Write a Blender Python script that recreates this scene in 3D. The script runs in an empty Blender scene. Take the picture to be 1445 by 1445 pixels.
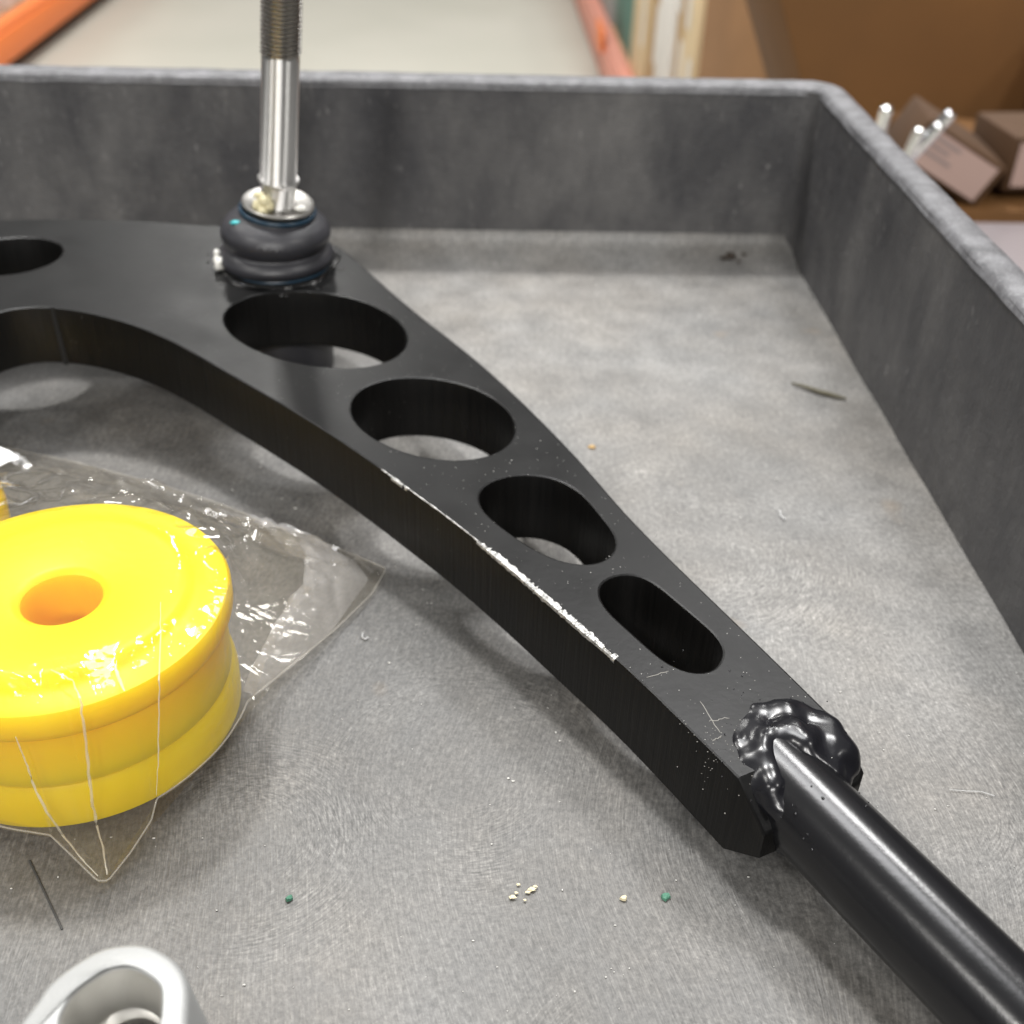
import bpy, bmesh, math, random
from mathutils import Vector, Matrix, noise, geometry
random.seed(7)
S = bpy.context.scene
COL = S.collection

# ---------------------------------------------------------------- camera
cd = bpy.data.cameras.new('camera'); cam = bpy.data.objects.new('camera', cd); COL.objects.link(cam)
R0 = Vector((0.99922603, -0.02936364, 0.02617462)); U0 = Vector((-0.00449652, 0.57578274, 0.81759037)); F0 = Vector((0.03907833, 0.81707528, -0.57520507))
CAMP = Vector((0, 0, .23))
cam.matrix_world = Matrix(((R0.x, U0.x, -F0.x, 0), (R0.y, U0.y, -F0.y, 0), (R0.z, U0.z, -F0.z, .23), (0, 0, 0, 1)))
cd.sensor_width = 36; cd.lens = 36*1600/1445; cd.clip_start = .01; cd.clip_end = 100
cd.dof.use_dof = True; cd.dof.focus_distance = .275; cd.dof.aperture_fstop = 14.5
S.camera = cam

# ---------------------------------------------------------------- light
w = bpy.data.worlds.new('World'); S.world = w; w.use_nodes = True
bg = w.node_tree.nodes['Background']; bg.inputs[0].default_value = (1.0, .985, .965, 1); bg.inputs[1].default_value = .24

def lamp(name, loc, target, sx, sy, power, col):
    l = bpy.data.lights.new(name, 'AREA'); l.shape = 'RECTANGLE'; l.size = sx; l.size_y = sy; l.energy = power; l.color = col
    o = bpy.data.objects.new(name, l); COL.objects.link(o); o.location = loc
    o.rotation_euler = (Vector(target)-Vector(loc)).to_track_quat('-Z', 'Y').to_euler()
    return o
for x_, y_, p_, sz_, c_ in ((-1.0, 2.4, 215, .42, (1, .985, .955)), (-.1, 1.7, 105, 1.5, (.98, .985, 1)), (1.5, 2.9, 190, 1.0, (1, .99, .98)),
    (-1.3, 7.6, 90, .6, (1, .985, .95)), (2.6, 6.8, 60, .6, (1, .99, .96)), (-3.8, 2.3, 90, .9, (1, .98, .94)), (-3.8, -2.0, 150, 1.0, (1, .98, .94)), (3.8, -1.5, 130, 1.0, (1, .98, .94)),  # rear and side lamps added for sheen, film sparkle and stud streaks
    (-1.2, -6.5, 300, .6, (1, .98, .95)), (.9, -6.5, 250, .6, (1, .98, .95))):  # unseen front pair added as fill for bushing sides and stud streaks
    lamp('ceiling_lamp', (x_, y_, 4.8), (x_, y_*.6, 0), sz_, sz_, p_, c_)

S.view_settings.view_transform = 'Standard'; S.view_settings.look = 'None'
S.view_settings.exposure = -0.15; S.view_settings.gamma = 1
S.render.resolution_x = 1024; S.render.resolution_y = 1024

# ---------------------------------------------------------------- measured outlines, metres
D = {"plane":[0.02608,-0.03587,0.04584],"outer":[[-0.11599,0.46248],[-0.12258,0.46285],[-0.12924,0.46316],[-0.13604,0.46329],[-0.1431,0.46326],[-0.15033,0.4631],[-0.15756,0.46277],[-0.16463,0.46221],[-0.17159,0.46145],[-0.17849,0.46051],[-0.18516,0.4593],[-0.19141,0.45776],[-0.1972,0.4559],[-0.20262,0.45373],[-0.20768,0.45123],[-0.2124,0.44834],[-0.21679,0.44505],[-0.22082,0.4414],[-0.2245,0.43736],[-0.22781,0.43292],[-0.23076,0.42804],[-0.23336,0.42275],[-0.23556,0.41708],[-0.2373,0.41106],[-0.2386,0.40466],[-0.23949,0.39786],[-0.23988,0.39078],[-0.2397,0.38351],[-0.23892,0.37602],[-0.23759,0.3683],[-0.23572,0.36039],[-0.23331,0.35235],[-0.23015,0.34414],[-0.22632,0.33574],[-0.22223,0.32728],[-0.21826,0.31885],[-0.18885,0.33185],[-0.18774,0.33617],[-0.18666,0.34056],[-0.18556,0.34492],[-0.18443,0.34912],[-0.18322,0.35305],[-0.18194,0.35673],[-0.1806,0.36025],[-0.17922,0.36355],[-0.17779,0.36661],[-0.17634,0.36939],[-0.17484,0.37185],[-0.17329,0.37403],[-0.17172,0.37596],[-0.17012,0.37766],[-0.16852,0.37918],[-0.16693,0.38048],[-0.16534,0.38155],[-0.16373,0.38241],[-0.16206,0.38312],[-0.16031,0.3837],[-0.15849,0.38415],[-0.15663,0.38445],[-0.15469,0.3846],[-0.15264,0.38461],[-0.15044,0.38449],[-0.14809,0.38424],[-0.1456,0.38385],[-0.143,0.38333],[-0.1403,0.38266],[-0.13755,0.38184],[-0.13468,0.38086],[-0.13169,0.37972],[-0.12865,0.37844],[-0.1256,0.37705],[-0.12262,0.37558],[-0.11969,0.374],[-0.11677,0.3723],[-0.11389,0.37051],[-0.11106,0.36865],[-0.10831,0.36676],[-0.10567,0.36484],[-0.10312,0.36287],[-0.10063,0.36084],[-0.09815,0.35876],[-0.09564,0.35664],[-0.09311,0.35446],[-0.09059,0.35222],[-0.08806,0.34994],[-0.08552,0.34764],[-0.08294,0.34533],[-0.08031,0.34301],[-0.07764,0.34066],[-0.07496,0.33831],[-0.07229,0.33596],[-0.06968,0.33364],[-0.0671,0.33135],[-0.06452,0.32906],[-0.06199,0.3268],[-0.05952,0.32457],[-0.05714,0.32239],[-0.05486,0.32027],[-0.05267,0.3182],[-0.05054,0.31617],[-0.04847,0.31416],[-0.04642,0.31216],[-0.04443,0.3102],[-0.0425,0.3083],[-0.04061,0.3064],[-0.0387,0.30446],[-0.03673,0.30244],[-0.03468,0.30032],[-0.03259,0.29812],[-0.03048,0.29589],[-0.02837,0.29364],[-0.0263,0.29143],[-0.02425,0.28922],[-0.02219,0.28698],[-0.02016,0.28477],[-0.01819,0.28261],[-0.01631,0.28055],[-0.01456,0.27865],[-0.01293,0.27687],[-0.01134,0.27514],[-0.00974,0.27338],[-0.00808,0.2715],[-0.00635,0.26953],[-0.00461,0.26752],[-0.00283,0.26544],[-0.001,0.26327],[0.0009,0.26099],[0.00291,0.25853],[0.00502,0.25591],[0.00717,0.25322],[0.00928,0.25055],[0.01129,0.248],[0.01318,0.24556],[0.01501,0.24317],[0.01678,0.24083],[0.0185,0.23855],[0.02018,0.23632],[0.02181,0.23417],[0.02337,0.2321],[0.0249,0.23007],[0.02642,0.22806],[0.02796,0.22602],[0.02952,0.22397],[0.03108,0.22194],[0.03264,0.21991],[0.03421,0.21784],[0.03579,0.2157],[0.03736,0.21353],[0.03892,0.21134],[0.0405,0.20909],[0.04212,0.20676],[0.04379,0.20429],[0.04554,0.20167],[0.04735,0.1989],[0.0492,0.19605],[0.05106,0.19317],[0.05291,0.19029],[0.05475,0.18742],[0.0566,0.18453],[0.05845,0.18162],[0.0603,0.1787],[0.06215,0.17579],[0.06803,0.16727],[0.07943,0.17221],[0.09418,0.18177],[0.09551,0.18426],[0.09181,0.19065],[0.09077,0.19264],[0.08917,0.19564],[0.08759,0.1986],[0.086,0.20158],[0.08436,0.20462],[0.08265,0.20779],[0.08085,0.21109],[0.07898,0.21451],[0.07706,0.218],[0.07512,0.22152],[0.07319,0.22502],[0.07124,0.22854],[0.06927,0.2321],[0.0673,0.23565],[0.06535,0.23916],[0.06347,0.24259],[0.06163,0.24592],[0.05983,0.2492],[0.05807,0.25241],[0.05636,0.25558],[0.0547,0.25869],[0.0531,0.26176],[0.05154,0.26477],[0.05004,0.26773],[0.0486,0.27064],[0.0472,0.27351],[0.04588,0.27633],[0.04463,0.27908],[0.04343,0.2818],[0.04224,0.28451],[0.04104,0.28722],[0.03986,0.2899],[0.03871,0.29253],[0.03755,0.29518],[0.03634,0.2979],[0.03502,0.30076],[0.0336,0.30373],[0.03212,0.30679],[0.03056,0.30994],[0.02891,0.31323],[0.02716,0.31668],[0.02527,0.32034],[0.02327,0.32419],[0.02117,0.32815],[0.01903,0.33215],[0.01686,0.33611],[0.01466,0.34008],[0.01238,0.3441],[0.01008,0.34812],[0.00777,0.35204],[0.0055,0.35581],[0.00327,0.3594],[0.00105,0.36285],[-0.00116,0.3662],[-0.00336,0.36949],[-0.00555,0.37276],[-0.00772,0.37597],[-0.00987,0.37907],[-0.01201,0.38216],[-0.01418,0.3853],[-0.01639,0.38857],[-0.01866,0.39198],[-0.02096,0.39548],[-0.02329,0.39906],[-0.02563,0.40271],[-0.02797,0.40642],[-0.03034,0.41028],[-0.03275,0.4143],[-0.03515,0.41834],[-0.03749,0.42229],[-0.03972,0.42601],[-0.04184,0.42956],[-0.04387,0.43301],[-0.04583,0.4363],[-0.04775,0.43938],[-0.04965,0.44218],[-0.05147,0.44468],[-0.0532,0.44691],[-0.05491,0.44892],[-0.0567,0.45077],[-0.05863,0.45251],[-0.06071,0.45414],[-0.06288,0.45563],[-0.06514,0.45697],[-0.06751,0.45818],[-0.07,0.45927],[-0.07266,0.46023],[-0.07548,0.46105],[-0.07838,0.46175],[-0.08129,0.46233],[-0.08414,0.46278],[-0.08695,0.46307],[-0.08978,0.46321],[-0.09258,0.46324],[-0.0953,0.4632],[-0.0979,0.46313],[-0.10034,0.46302],[-0.10265,0.46283],[-0.10489,0.4626],[-0.10711,0.46236],[-0.10936,0.46214]],"holes":[[[-0.02364,0.36412],[-0.02273,0.3675],[-0.02238,0.37106],[-0.02259,0.37475],[-0.02335,0.3785],[-0.02464,0.38226],[-0.02647,0.38596],[-0.0288,0.38953],[-0.03161,0.39291],[-0.03485,0.39603],[-0.03847,0.39882],[-0.04238,0.40121],[-0.0465,0.40317],[-0.05075,0.40467],[-0.05505,0.4057],[-0.05931,0.40627],[-0.06348,0.40639],[-0.06752,0.40609],[-0.07138,0.40536],[-0.07502,0.40423],[-0.07841,0.4027],[-0.08148,0.40075],[-0.08415,0.39839],[-0.08636,0.39564],[-0.08801,0.39252],[-0.08904,0.38909],[-0.08939,0.38542],[-0.08904,0.38162],[-0.08801,0.37778],[-0.08634,0.37401],[-0.0841,0.37041],[-0.08139,0.36704],[-0.0783,0.36396],[-0.07494,0.36118],[-0.07136,0.35872],[-0.06763,0.35658],[-0.06377,0.35474],[-0.05982,0.35322],[-0.05579,0.35202],[-0.05171,0.3512],[-0.04763,0.35077],[-0.04359,0.35078],[-0.03969,0.35128],[-0.036,0.35228],[-0.03263,0.35378],[-0.02964,0.35576],[-0.02712,0.35818],[-0.0251,0.36099]],[[0.01424,0.31141],[0.01491,0.31429],[0.01515,0.31729],[0.01497,0.32036],[0.01435,0.32347],[0.01331,0.32656],[0.01186,0.3296],[0.00999,0.33253],[0.00774,0.33529],[0.00515,0.33784],[0.00224,0.34012],[-0.00092,0.34207],[-0.00426,0.34368],[-0.00772,0.3449],[-0.01123,0.34572],[-0.01473,0.34615],[-0.01816,0.34618],[-0.02147,0.34582],[-0.02461,0.34508],[-0.02754,0.34398],[-0.03021,0.34253],[-0.03257,0.34075],[-0.03459,0.33866],[-0.03623,0.33629],[-0.03745,0.33368],[-0.03822,0.33088],[-0.03853,0.32792],[-0.03837,0.32488],[-0.03774,0.32179],[-0.03668,0.31872],[-0.03519,0.31572],[-0.03332,0.31284],[-0.03109,0.31011],[-0.02855,0.30757],[-0.02572,0.30525],[-0.02265,0.3032],[-0.01936,0.30146],[-0.01591,0.30005],[-0.01236,0.29903],[-0.00876,0.29842],[-0.00519,0.29825],[-0.00172,0.29853],[0.00156,0.29927],[0.00459,0.30043],[0.0073,0.30201],[0.00965,0.30394],[0.0116,0.30619],[0.01313,0.30869]],[[0.00346,0.27867],[0.00371,0.2765],[0.00431,0.27439],[0.00517,0.27236],[0.00624,0.27043],[0.00748,0.26859],[0.00882,0.26683],[0.01024,0.26512],[0.0117,0.26345],[0.01318,0.26179],[0.01469,0.26016],[0.01623,0.25856],[0.01783,0.25702],[0.01949,0.25556],[0.02124,0.25419],[0.02307,0.25295],[0.025,0.25188],[0.02703,0.25102],[0.02914,0.25041],[0.03131,0.2501],[0.03348,0.25017],[0.03558,0.25066],[0.03754,0.25158],[0.03924,0.25291],[0.0406,0.25457],[0.04158,0.2565],[0.04215,0.25859],[0.04232,0.26077],[0.04213,0.26295],[0.04165,0.26511],[0.04098,0.26722],[0.04019,0.26929],[0.03936,0.27135],[0.0385,0.2734],[0.03764,0.27545],[0.03676,0.27749],[0.03582,0.2795],[0.03478,0.28145],[0.03358,0.28331],[0.03222,0.28505],[0.03069,0.28663],[0.02899,0.28803],[0.02713,0.2892],[0.02514,0.29014],[0.02305,0.29081],[0.02088,0.29119],[0.01868,0.2913],[0.01648,0.29114],[0.01432,0.29072],[0.01223,0.29005],[0.01024,0.28911],[0.00839,0.28792],[0.00673,0.28648],[0.00534,0.2848],[0.00429,0.2829],[0.00365,0.28083]],[[0.03596,0.23812],[0.03602,0.23633],[0.03637,0.23457],[0.03693,0.23286],[0.03766,0.23121],[0.03852,0.22962],[0.03948,0.22808],[0.04049,0.22657],[0.04152,0.22508],[0.04256,0.22359],[0.04359,0.2221],[0.04463,0.22061],[0.04567,0.21912],[0.04671,0.21763],[0.04777,0.21617],[0.04888,0.21474],[0.05008,0.21338],[0.05139,0.21214],[0.05281,0.21104],[0.05436,0.21013],[0.05602,0.2095],[0.05776,0.2092],[0.05952,0.20929],[0.06118,0.20981],[0.06265,0.21076],[0.06385,0.21205],[0.0648,0.21356],[0.06548,0.21521],[0.06584,0.21694],[0.06585,0.21871],[0.06553,0.22047],[0.06495,0.22217],[0.06417,0.2238],[0.06327,0.22537],[0.06229,0.22689],[0.06127,0.22839],[0.06025,0.22989],[0.05922,0.23138],[0.05819,0.23288],[0.05716,0.23437],[0.05613,0.23587],[0.05509,0.23736],[0.05405,0.23884],[0.05297,0.2403],[0.05183,0.2417],[0.05058,0.243],[0.0492,0.24416],[0.04768,0.24507],[0.04602,0.24563],[0.04427,0.24577],[0.04253,0.2455],[0.04085,0.2449],[0.03929,0.24404],[0.03794,0.24291],[0.0369,0.24149],[0.03624,0.23986]],[[-0.19267,0.40946],[-0.19049,0.40848],[-0.18822,0.40784],[-0.18591,0.40752],[-0.18362,0.40749],[-0.18137,0.4077],[-0.17918,0.4081],[-0.17704,0.40868],[-0.17495,0.40943],[-0.17291,0.41033],[-0.17091,0.41142],[-0.16897,0.41269],[-0.1671,0.41418],[-0.16535,0.4159],[-0.16378,0.41785],[-0.16243,0.42002],[-0.16138,0.42237],[-0.16068,0.42485],[-0.16036,0.42739],[-0.16047,0.42992],[-0.161,0.43235],[-0.16194,0.4346],[-0.16324,0.43661],[-0.16485,0.43833],[-0.16671,0.43973],[-0.16875,0.4408],[-0.17091,0.44155],[-0.17313,0.442],[-0.17537,0.44219],[-0.17761,0.44214],[-0.17983,0.44188],[-0.18204,0.44143],[-0.18422,0.44079],[-0.18639,0.43996],[-0.18854,0.43891],[-0.19064,0.43763],[-0.19265,0.43609],[-0.19454,0.43429],[-0.19623,0.43223],[-0.19766,0.42992],[-0.19876,0.42742],[-0.19948,0.42478],[-0.19976,0.42209],[-0.19959,0.41943],[-0.19896,0.4169],[-0.19789,0.41457],[-0.19645,0.41253],[-0.19468,0.41082]]],"chip":[[-0.02713,0.29247],[-0.02677,0.29208],[-0.02642,0.29169],[-0.02606,0.29129],[-0.0257,0.2909],[-0.02534,0.2905],[-0.02498,0.2901],[-0.02461,0.2897],[-0.02425,0.2893],[-0.02389,0.2889],[-0.02352,0.2885],[-0.02316,0.2881],[-0.02279,0.2877],[-0.02243,0.2873],[-0.02207,0.2869],[-0.0217,0.2865],[-0.02134,0.2861],[-0.02098,0.2857],[-0.02063,0.28531],[-0.02027,0.28492],[-0.01992,0.28453],[-0.01956,0.28414],[-0.01921,0.28376],[-0.01887,0.28338],[-0.01853,0.283],[-0.01819,0.28262],[-0.01785,0.28225],[-0.01752,0.28189],[-0.01719,0.28153],[-0.01686,0.28117],[-0.01654,0.28082],[-0.01623,0.28047],[-0.01592,0.28013],[-0.01561,0.2798],[-0.01531,0.27947],[-0.01502,0.27914],[-0.01472,0.27882],[-0.01443,0.27851],[-0.01415,0.2782],[-0.01386,0.27789],[-0.01358,0.27758],[-0.0133,0.27728],[-0.01303,0.27698],[-0.01275,0.27668],[-0.01248,0.27639],[-0.01221,0.27609],[-0.01194,0.27579],[-0.01167,0.2755],[-0.0114,0.2752],[-0.01113,0.27491],[-0.01086,0.27461],[-0.01059,0.27431],[-0.01031,0.27401],[-0.01004,0.27371],[-0.00977,0.27341],[-0.00949,0.2731],[-0.00921,0.27279],[-0.00893,0.27247],[-0.00865,0.27215],[-0.00836,0.27183],[-0.00808,0.2715],[-0.00779,0.27117],[-0.0075,0.27084],[-0.00721,0.27051],[-0.00692,0.27018],[-0.00663,0.26985],[-0.00634,0.26952],[-0.00605,0.26918],[-0.00576,0.26885],[-0.00547,0.26852],[-0.00517,0.26818],[-0.00488,0.26784],[-0.00459,0.2675],[-0.0043,0.26716],[-0.004,0.26682],[-0.00371,0.26648],[-0.00341,0.26613],[-0.00312,0.26578],[-0.00282,0.26543],[-0.00252,0.26508],[-0.00222,0.26472],[-0.00191,0.26436],[-0.00161,0.264],[-0.0013,0.26364],[-0.001,0.26327],[-0.00069,0.2629],[-0.00037,0.26252],[-6e-05,0.26215],[0.00026,0.26176],[0.00058,0.26138],[0.0009,0.26099],[0.00122,0.26059],[0.00155,0.26019],[0.00189,0.25978],[0.00222,0.25937],[0.00256,0.25895],[0.00291,0.25853],[0.00326,0.2581],[0.00361,0.25767],[0.00396,0.25723],[0.00431,0.25679],[0.00467,0.25635],[0.00502,0.25591],[0.00538,0.25546],[0.00574,0.25501],[0.0061,0.25457],[0.00646,0.25412],[0.00681,0.25367],[0.00717,0.25322],[0.00753,0.25277],[0.00788,0.25232],[0.00824,0.25188],[0.00859,0.25143],[0.00894,0.25099],[0.00928,0.25055],[0.00963,0.25012],[0.00997,0.24968],[0.0103,0.24926],[0.01063,0.24883],[0.01096,0.24841],[0.01129,0.248],[0.01161,0.24759],[0.01193,0.24718],[0.01224,0.24677],[0.01256,0.24636],[0.01287,0.24596],[0.01318,0.24556],[0.01349,0.24515],[0.0138,0.24475],[0.0141,0.24435],[0.01441,0.24396],[0.01471,0.24356],[0.01501,0.24317],[0.01531,0.24277],[0.0156,0.24238],[0.0159,0.24199],[0.01619,0.2416],[0.01649,0.24121],[0.01678,0.24083],[0.01707,0.24044],[0.01736,0.24006],[0.01765,0.23968],[0.01793,0.2393],[0.01822,0.23892],[0.0185,0.23855],[0.01878,0.23817],[0.01907,0.2378],[0.01935,0.23743],[0.01963,0.23706],[0.01991,0.23669],[0.02018,0.23632],[0.02046,0.23595],[0.02074,0.23559],[0.02101,0.23523],[0.02129,0.23486],[0.02156,0.2345],[0.02183,0.23414],[0.0221,0.23379],[0.02237,0.23343],[0.02264,0.23307],[0.0229,0.23272],[0.02317,0.23237],[0.02343,0.23202],[0.0237,0.23167],[0.02396,0.23132],[0.02422,0.23097],[0.02448,0.23063],[0.02473,0.23029],[0.02499,0.22995],[0.02524,0.22961],[0.0255,0.22927],[0.02575,0.22894],[0.026,0.2286],[0.02625,0.22827],[0.0265,0.22795],[0.02675,0.22762],[0.02699,0.22729],[0.02724,0.22697],[0.02748,0.22665],[0.02772,0.22633],[0.02796,0.22602],[0.0282,0.2257],[0.02844,0.22539],[0.02868,0.22507],[0.02892,0.22475],[0.02917,0.22444],[0.02941,0.22412],[0.02965,0.22381],[0.02989,0.22349],[0.03013,0.22318],[0.03037,0.22287],[0.03061,0.22256],[0.03084,0.22225],[0.03108,0.22195],[0.03131,0.22165],[0.03154,0.22135],[0.03177,0.22105],[0.03199,0.22076],[0.03222,0.22048],[0.03243,0.22019],[0.03265,0.21991],[0.03286,0.21964],[0.03307,0.21937],[0.03327,0.21911],[0.03346,0.21885],[0.03366,0.2186],[0.03384,0.21836],[0.03403,0.21812],[0.0342,0.21789],[0.03437,0.21766],[0.03454,0.21745],[0.03469,0.21724],[0.03484,0.21704],[0.03499,0.21685],[0.03512,0.21667],[0.03525,0.2165],[0.03538,0.21633],[0.0355,0.21618],[0.03561,0.21602],[0.03572,0.21588],[0.03582,0.21574],[0.03592,0.2156],[0.03602,0.21547],[0.03612,0.21534],[0.03621,0.21522],[0.0363,0.21509],[0.03638,0.21497],[0.03647,0.21486],[0.03655,0.21474],[0.03664,0.21463],[0.03672,0.21451],[0.0368,0.2144],[0.03689,0.21428],[0.03697,0.21417],[0.03706,0.21405],[0.03714,0.21393],[0.03723,0.21381],[0.03732,0.21369],[0.03742,0.21356],[0.03752,0.21343],[0.03762,0.21329]],"seam":[[-0.15169,0.38533,0.04918]],"rodA":[0.08227,0.1706,0.02175],"rodB":[0.10613,0.13091,0.01907],"rodtop":[0.07482,0.19452,0.02311],"foldL":[0.06215,0.17579],"foldR":[0.09181,0.19065],"weld_outer":[[0.07552,0.1703,0.01817],[0.07368,0.17225,0.01983],[0.07076,0.17458,0.02254],[0.06668,0.17644,0.02777],[0.06534,0.18213,0.03108],[0.06519,0.18921,0.03121],[0.07035,0.19676,0.03117],[0.07654,0.19796,0.03141],[0.08344,0.19864,0.03119],[0.08775,0.19435,0.03064],[0.08988,0.18843,0.02949],[0.0921,0.18336,0.02518]],"weld_inner":[[0.07444,0.17225,0.0233],[0.07203,0.17494,0.02751],[0.07002,0.17909,0.03127],[0.06902,0.18514,0.03309],[0.0725,0.18915,0.03365],[0.07717,0.18929,0.03349],[0.08076,0.1859,0.0327],[0.08386,0.18177,0.0304],[0.08876,0.18116,0.0252]],"weld_lobes":[[[0.07029,0.17606,0.02963],0.0048],[[0.07177,0.17375,0.02647],0.0052],[[0.07435,0.17146,0.02277],0.0044],[[0.07338,0.17576,0.0285],0.0044],[[0.06885,0.19228,0.03042],0.005],[[0.07045,0.18527,0.03054],0.0046],[[0.078,0.19617,0.03077],0.0052],[[0.08443,0.19519,0.0298],0.0048],[[0.08381,0.18915,0.02974],0.0046],[[0.08742,0.18794,0.02906],0.0052],[[0.07654,0.17111,0.01918],0.0036],[[0.09108,0.18527,0.0243],0.0036]],"P0":[-0.07654,0.4304,0.04855],"bjax":[0.11645,-0.06911,0.99079],"prof":{"bellow_low":[0.0038,0.02268],"groove":[0.0084,0.02043],"bellow_up":[0.0146,0.02109],"bootneck":[0.0212,0.0143],"washer":[0.0256,0.0138],"neck":[0.03,0.00679],"collar":[0.035,0.00768],"shank0":[0.0368,0.00686],"shank1":[0.0816,0.00679],"thread0":[0.082,0.00729],"thread1":[0.0998,0.00733],"low_ring":[-0.0026,0.01989]},"bag":[[-0.17463,0.36541,0.001],[-0.14585,0.35593,0.001],[-0.11582,0.34307,0.001],[-0.08643,0.32758,0.002],[-0.05721,0.30983,0.002],[-0.03722,0.29814,0.002],[-0.02621,0.29228,0.001],[-0.0301,0.27919,0.001],[-0.04041,0.26012,0.002],[-0.05245,0.2404,0.004],[-0.05848,0.22634,0.008],[-0.0633,0.21457,0.01],[-0.06981,0.20077,0.01],[-0.07613,0.19018,0.009],[-0.07695,0.18567,0.006],[-0.08069,0.17856,0.003],[-0.08437,0.17123,0.002],[-0.08686,0.17125,0.002],[-0.09403,0.17649,0.005],[-0.10409,0.18422,0.008],[-0.11444,0.19136,0.01]],"b2":[-0.13152,0.26817,0.043],"label":[[-0.17114,0.3584,0.006],[-0.16166,0.35031,0.006],[-0.167,0.346,0.006],[-0.17958,0.35344,0.006]],"al_out":[[-0.07711,0.11208],[-0.0755,0.1163],[-0.07413,0.11998],[-0.07102,0.1236],[-0.06719,0.12645],[-0.06291,0.12743],[-0.05937,0.12724],[-0.05622,0.12588],[-0.05349,0.12396],[-0.05126,0.12123],[-0.04991,0.11773],[-0.04892,0.11169],[-0.04675,0.10224],[-0.04339,0.09291],[-0.0442,0.08334],[-0.05372,0.07854],[-0.07017,0.0808],[-0.08062,0.08919],[-0.08162,0.09807],[-0.07948,0.10517]],"al_pocket":[[-0.07127,0.112],[-0.0714,0.1145],[-0.07065,0.11745],[-0.06885,0.11991],[-0.06608,0.12226],[-0.0631,0.1235],[-0.06025,0.12333],[-0.05743,0.12215],[-0.05466,0.12001],[-0.05336,0.1175],[-0.05247,0.11174],[-0.05312,0.10601],[-0.05596,0.10299],[-0.0611,0.10246],[-0.06725,0.1056],[-0.06995,0.10877]],"al_hole":[-0.0611,0.11552,0.03],"al_hole_r":0.00582,"al_boss":[-0.05982,0.11659,0.03],"al_boss_r":0.00776,"deb":{"sliver":[0.14774,0.4132],"green1":[-0.04149,0.16735],"green2":[0.04772,0.16682],"tan":[0.01358,0.16796],"tan2":[0.0375,0.16653],"dirt":[0.1349,0.55699],"orange":[0.0476,0.36983],"stain1":[-0.0057,0.14163],"stain2":[0.14164,0.18621],"fib1":[-0.03101,0.26111],"fib2":[0.13336,0.19885],"yel":[0.01309,0.16836],"w1":[0.07193,0.54475],"w2":[0.13784,0.35827],"w3":[0.15543,0.45347]},"scr":[[-0.10554,0.17904],[-0.09221,0.15991]]}
g0, gx, gy = D['plane']
def zp(x, y): return g0+gx*x+gy*y

# ---------------------------------------------------------------- material helpers
class NT:
    def __init__(s, name):
        s.m = bpy.data.materials.new(name); s.m.use_nodes = True; s.t = s.m.node_tree; s.n = s.t.nodes
        s.b = s.n['Principled BSDF']; s.out = s.n['Material Output']
        s.tc = s.n.new('ShaderNodeTexCoord').outputs['Object']
    def link(s, a, b): s.t.links.new(a, b)
    def set(s, **k):
        for a, v in k.items():
            key = {'col': 'Base Color', 'rough': 'Roughness', 'metal': 'Metallic', 'spec': 'Specular IOR Level', 'coat': 'Coat Weight', 'coatr': 'Coat Roughness', 'sss': 'Subsurface Weight', 'ior': 'IOR', 'alpha': 'Alpha', 'trans': 'Transmission Weight'}[a]
            if a == 'col' and not hasattr(v, 'is_linked'): v = tuple(v)+(1,)
            if hasattr(v, 'is_linked'): s.link(v, s.b.inputs[key])
            else: s.b.inputs[key].default_value = v
    def mapping(s, scale=(1, 1, 1), rot=(0, 0, 0), src=None):
        m = s.n.new('ShaderNodeMapping'); m.inputs['Scale'].default_value = scale; m.inputs['Rotation'].default_value = rot
        s.link(src or s.tc, m.inputs[0]); return m.outputs[0]
    def noise(s, scale, detail=3, rough=.55, vec=None, dist=0):
        n = s.n.new('ShaderNodeTexNoise'); n.inputs['Scale'].default_value = scale; n.inputs['Detail'].default_value = detail
        n.inputs['Roughness'].default_value = rough; n.inputs['Distortion'].default_value = dist
        s.link(vec or s.tc, n.inputs['Vector']); return n.outputs['Fac']
    def voro(s, scale, feature='F1', vec=None):
        n = s.n.new('ShaderNodeTexVoronoi'); n.feature = feature; n.inputs['Scale'].default_value = scale; s.link(vec or s.tc, n.inputs['Vector']); return n.outputs['Distance']
    def rng(s, v, a, b, c=0., d=1.):
        n = s.n.new('ShaderNodeMapRange'); n.inputs[1].default_value = a; n.inputs[2].default_value = b; n.inputs[3].default_value = c; n.inputs[4].default_value = d
        s.link(v, n.inputs[0]); return n.outputs[0]
    def math(s, op, a, b=0.):
        n = s.n.new('ShaderNodeMath'); n.operation = op
        for i, v in enumerate((a, b)):
            if hasattr(v, 'is_linked'): s.link(v, n.inputs[i])
            else: n.inputs[i].default_value = v
        return n.outputs[0]
    def mix(s, f, a, b, mode='MIX'):
        n = s.n.new('ShaderNodeMix'); n.data_type = 'RGBA'; n.blend_type = mode
        for k, v in ((0, f), (6, a), (7, b)):
            if hasattr(v, 'is_linked'): s.link(v, n.inputs[k])
            elif k == 0: n.inputs[0].default_value = v
            else: n.inputs[k].default_value = tuple(v)+(1,)
        return n.outputs[2]
    def bump(s, h, strength=.3, dist=.001, prev=None):
        n = s.n.new('ShaderNodeBump'); n.inputs['Strength'].default_value = strength; n.inputs['Distance'].default_value = dist
        s.link(h, n.inputs['Height'])
        if prev: s.link(prev, n.inputs['Normal'])
        s.link(n.outputs[0], s.b.inputs['Normal']); return n.outputs[0]

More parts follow.
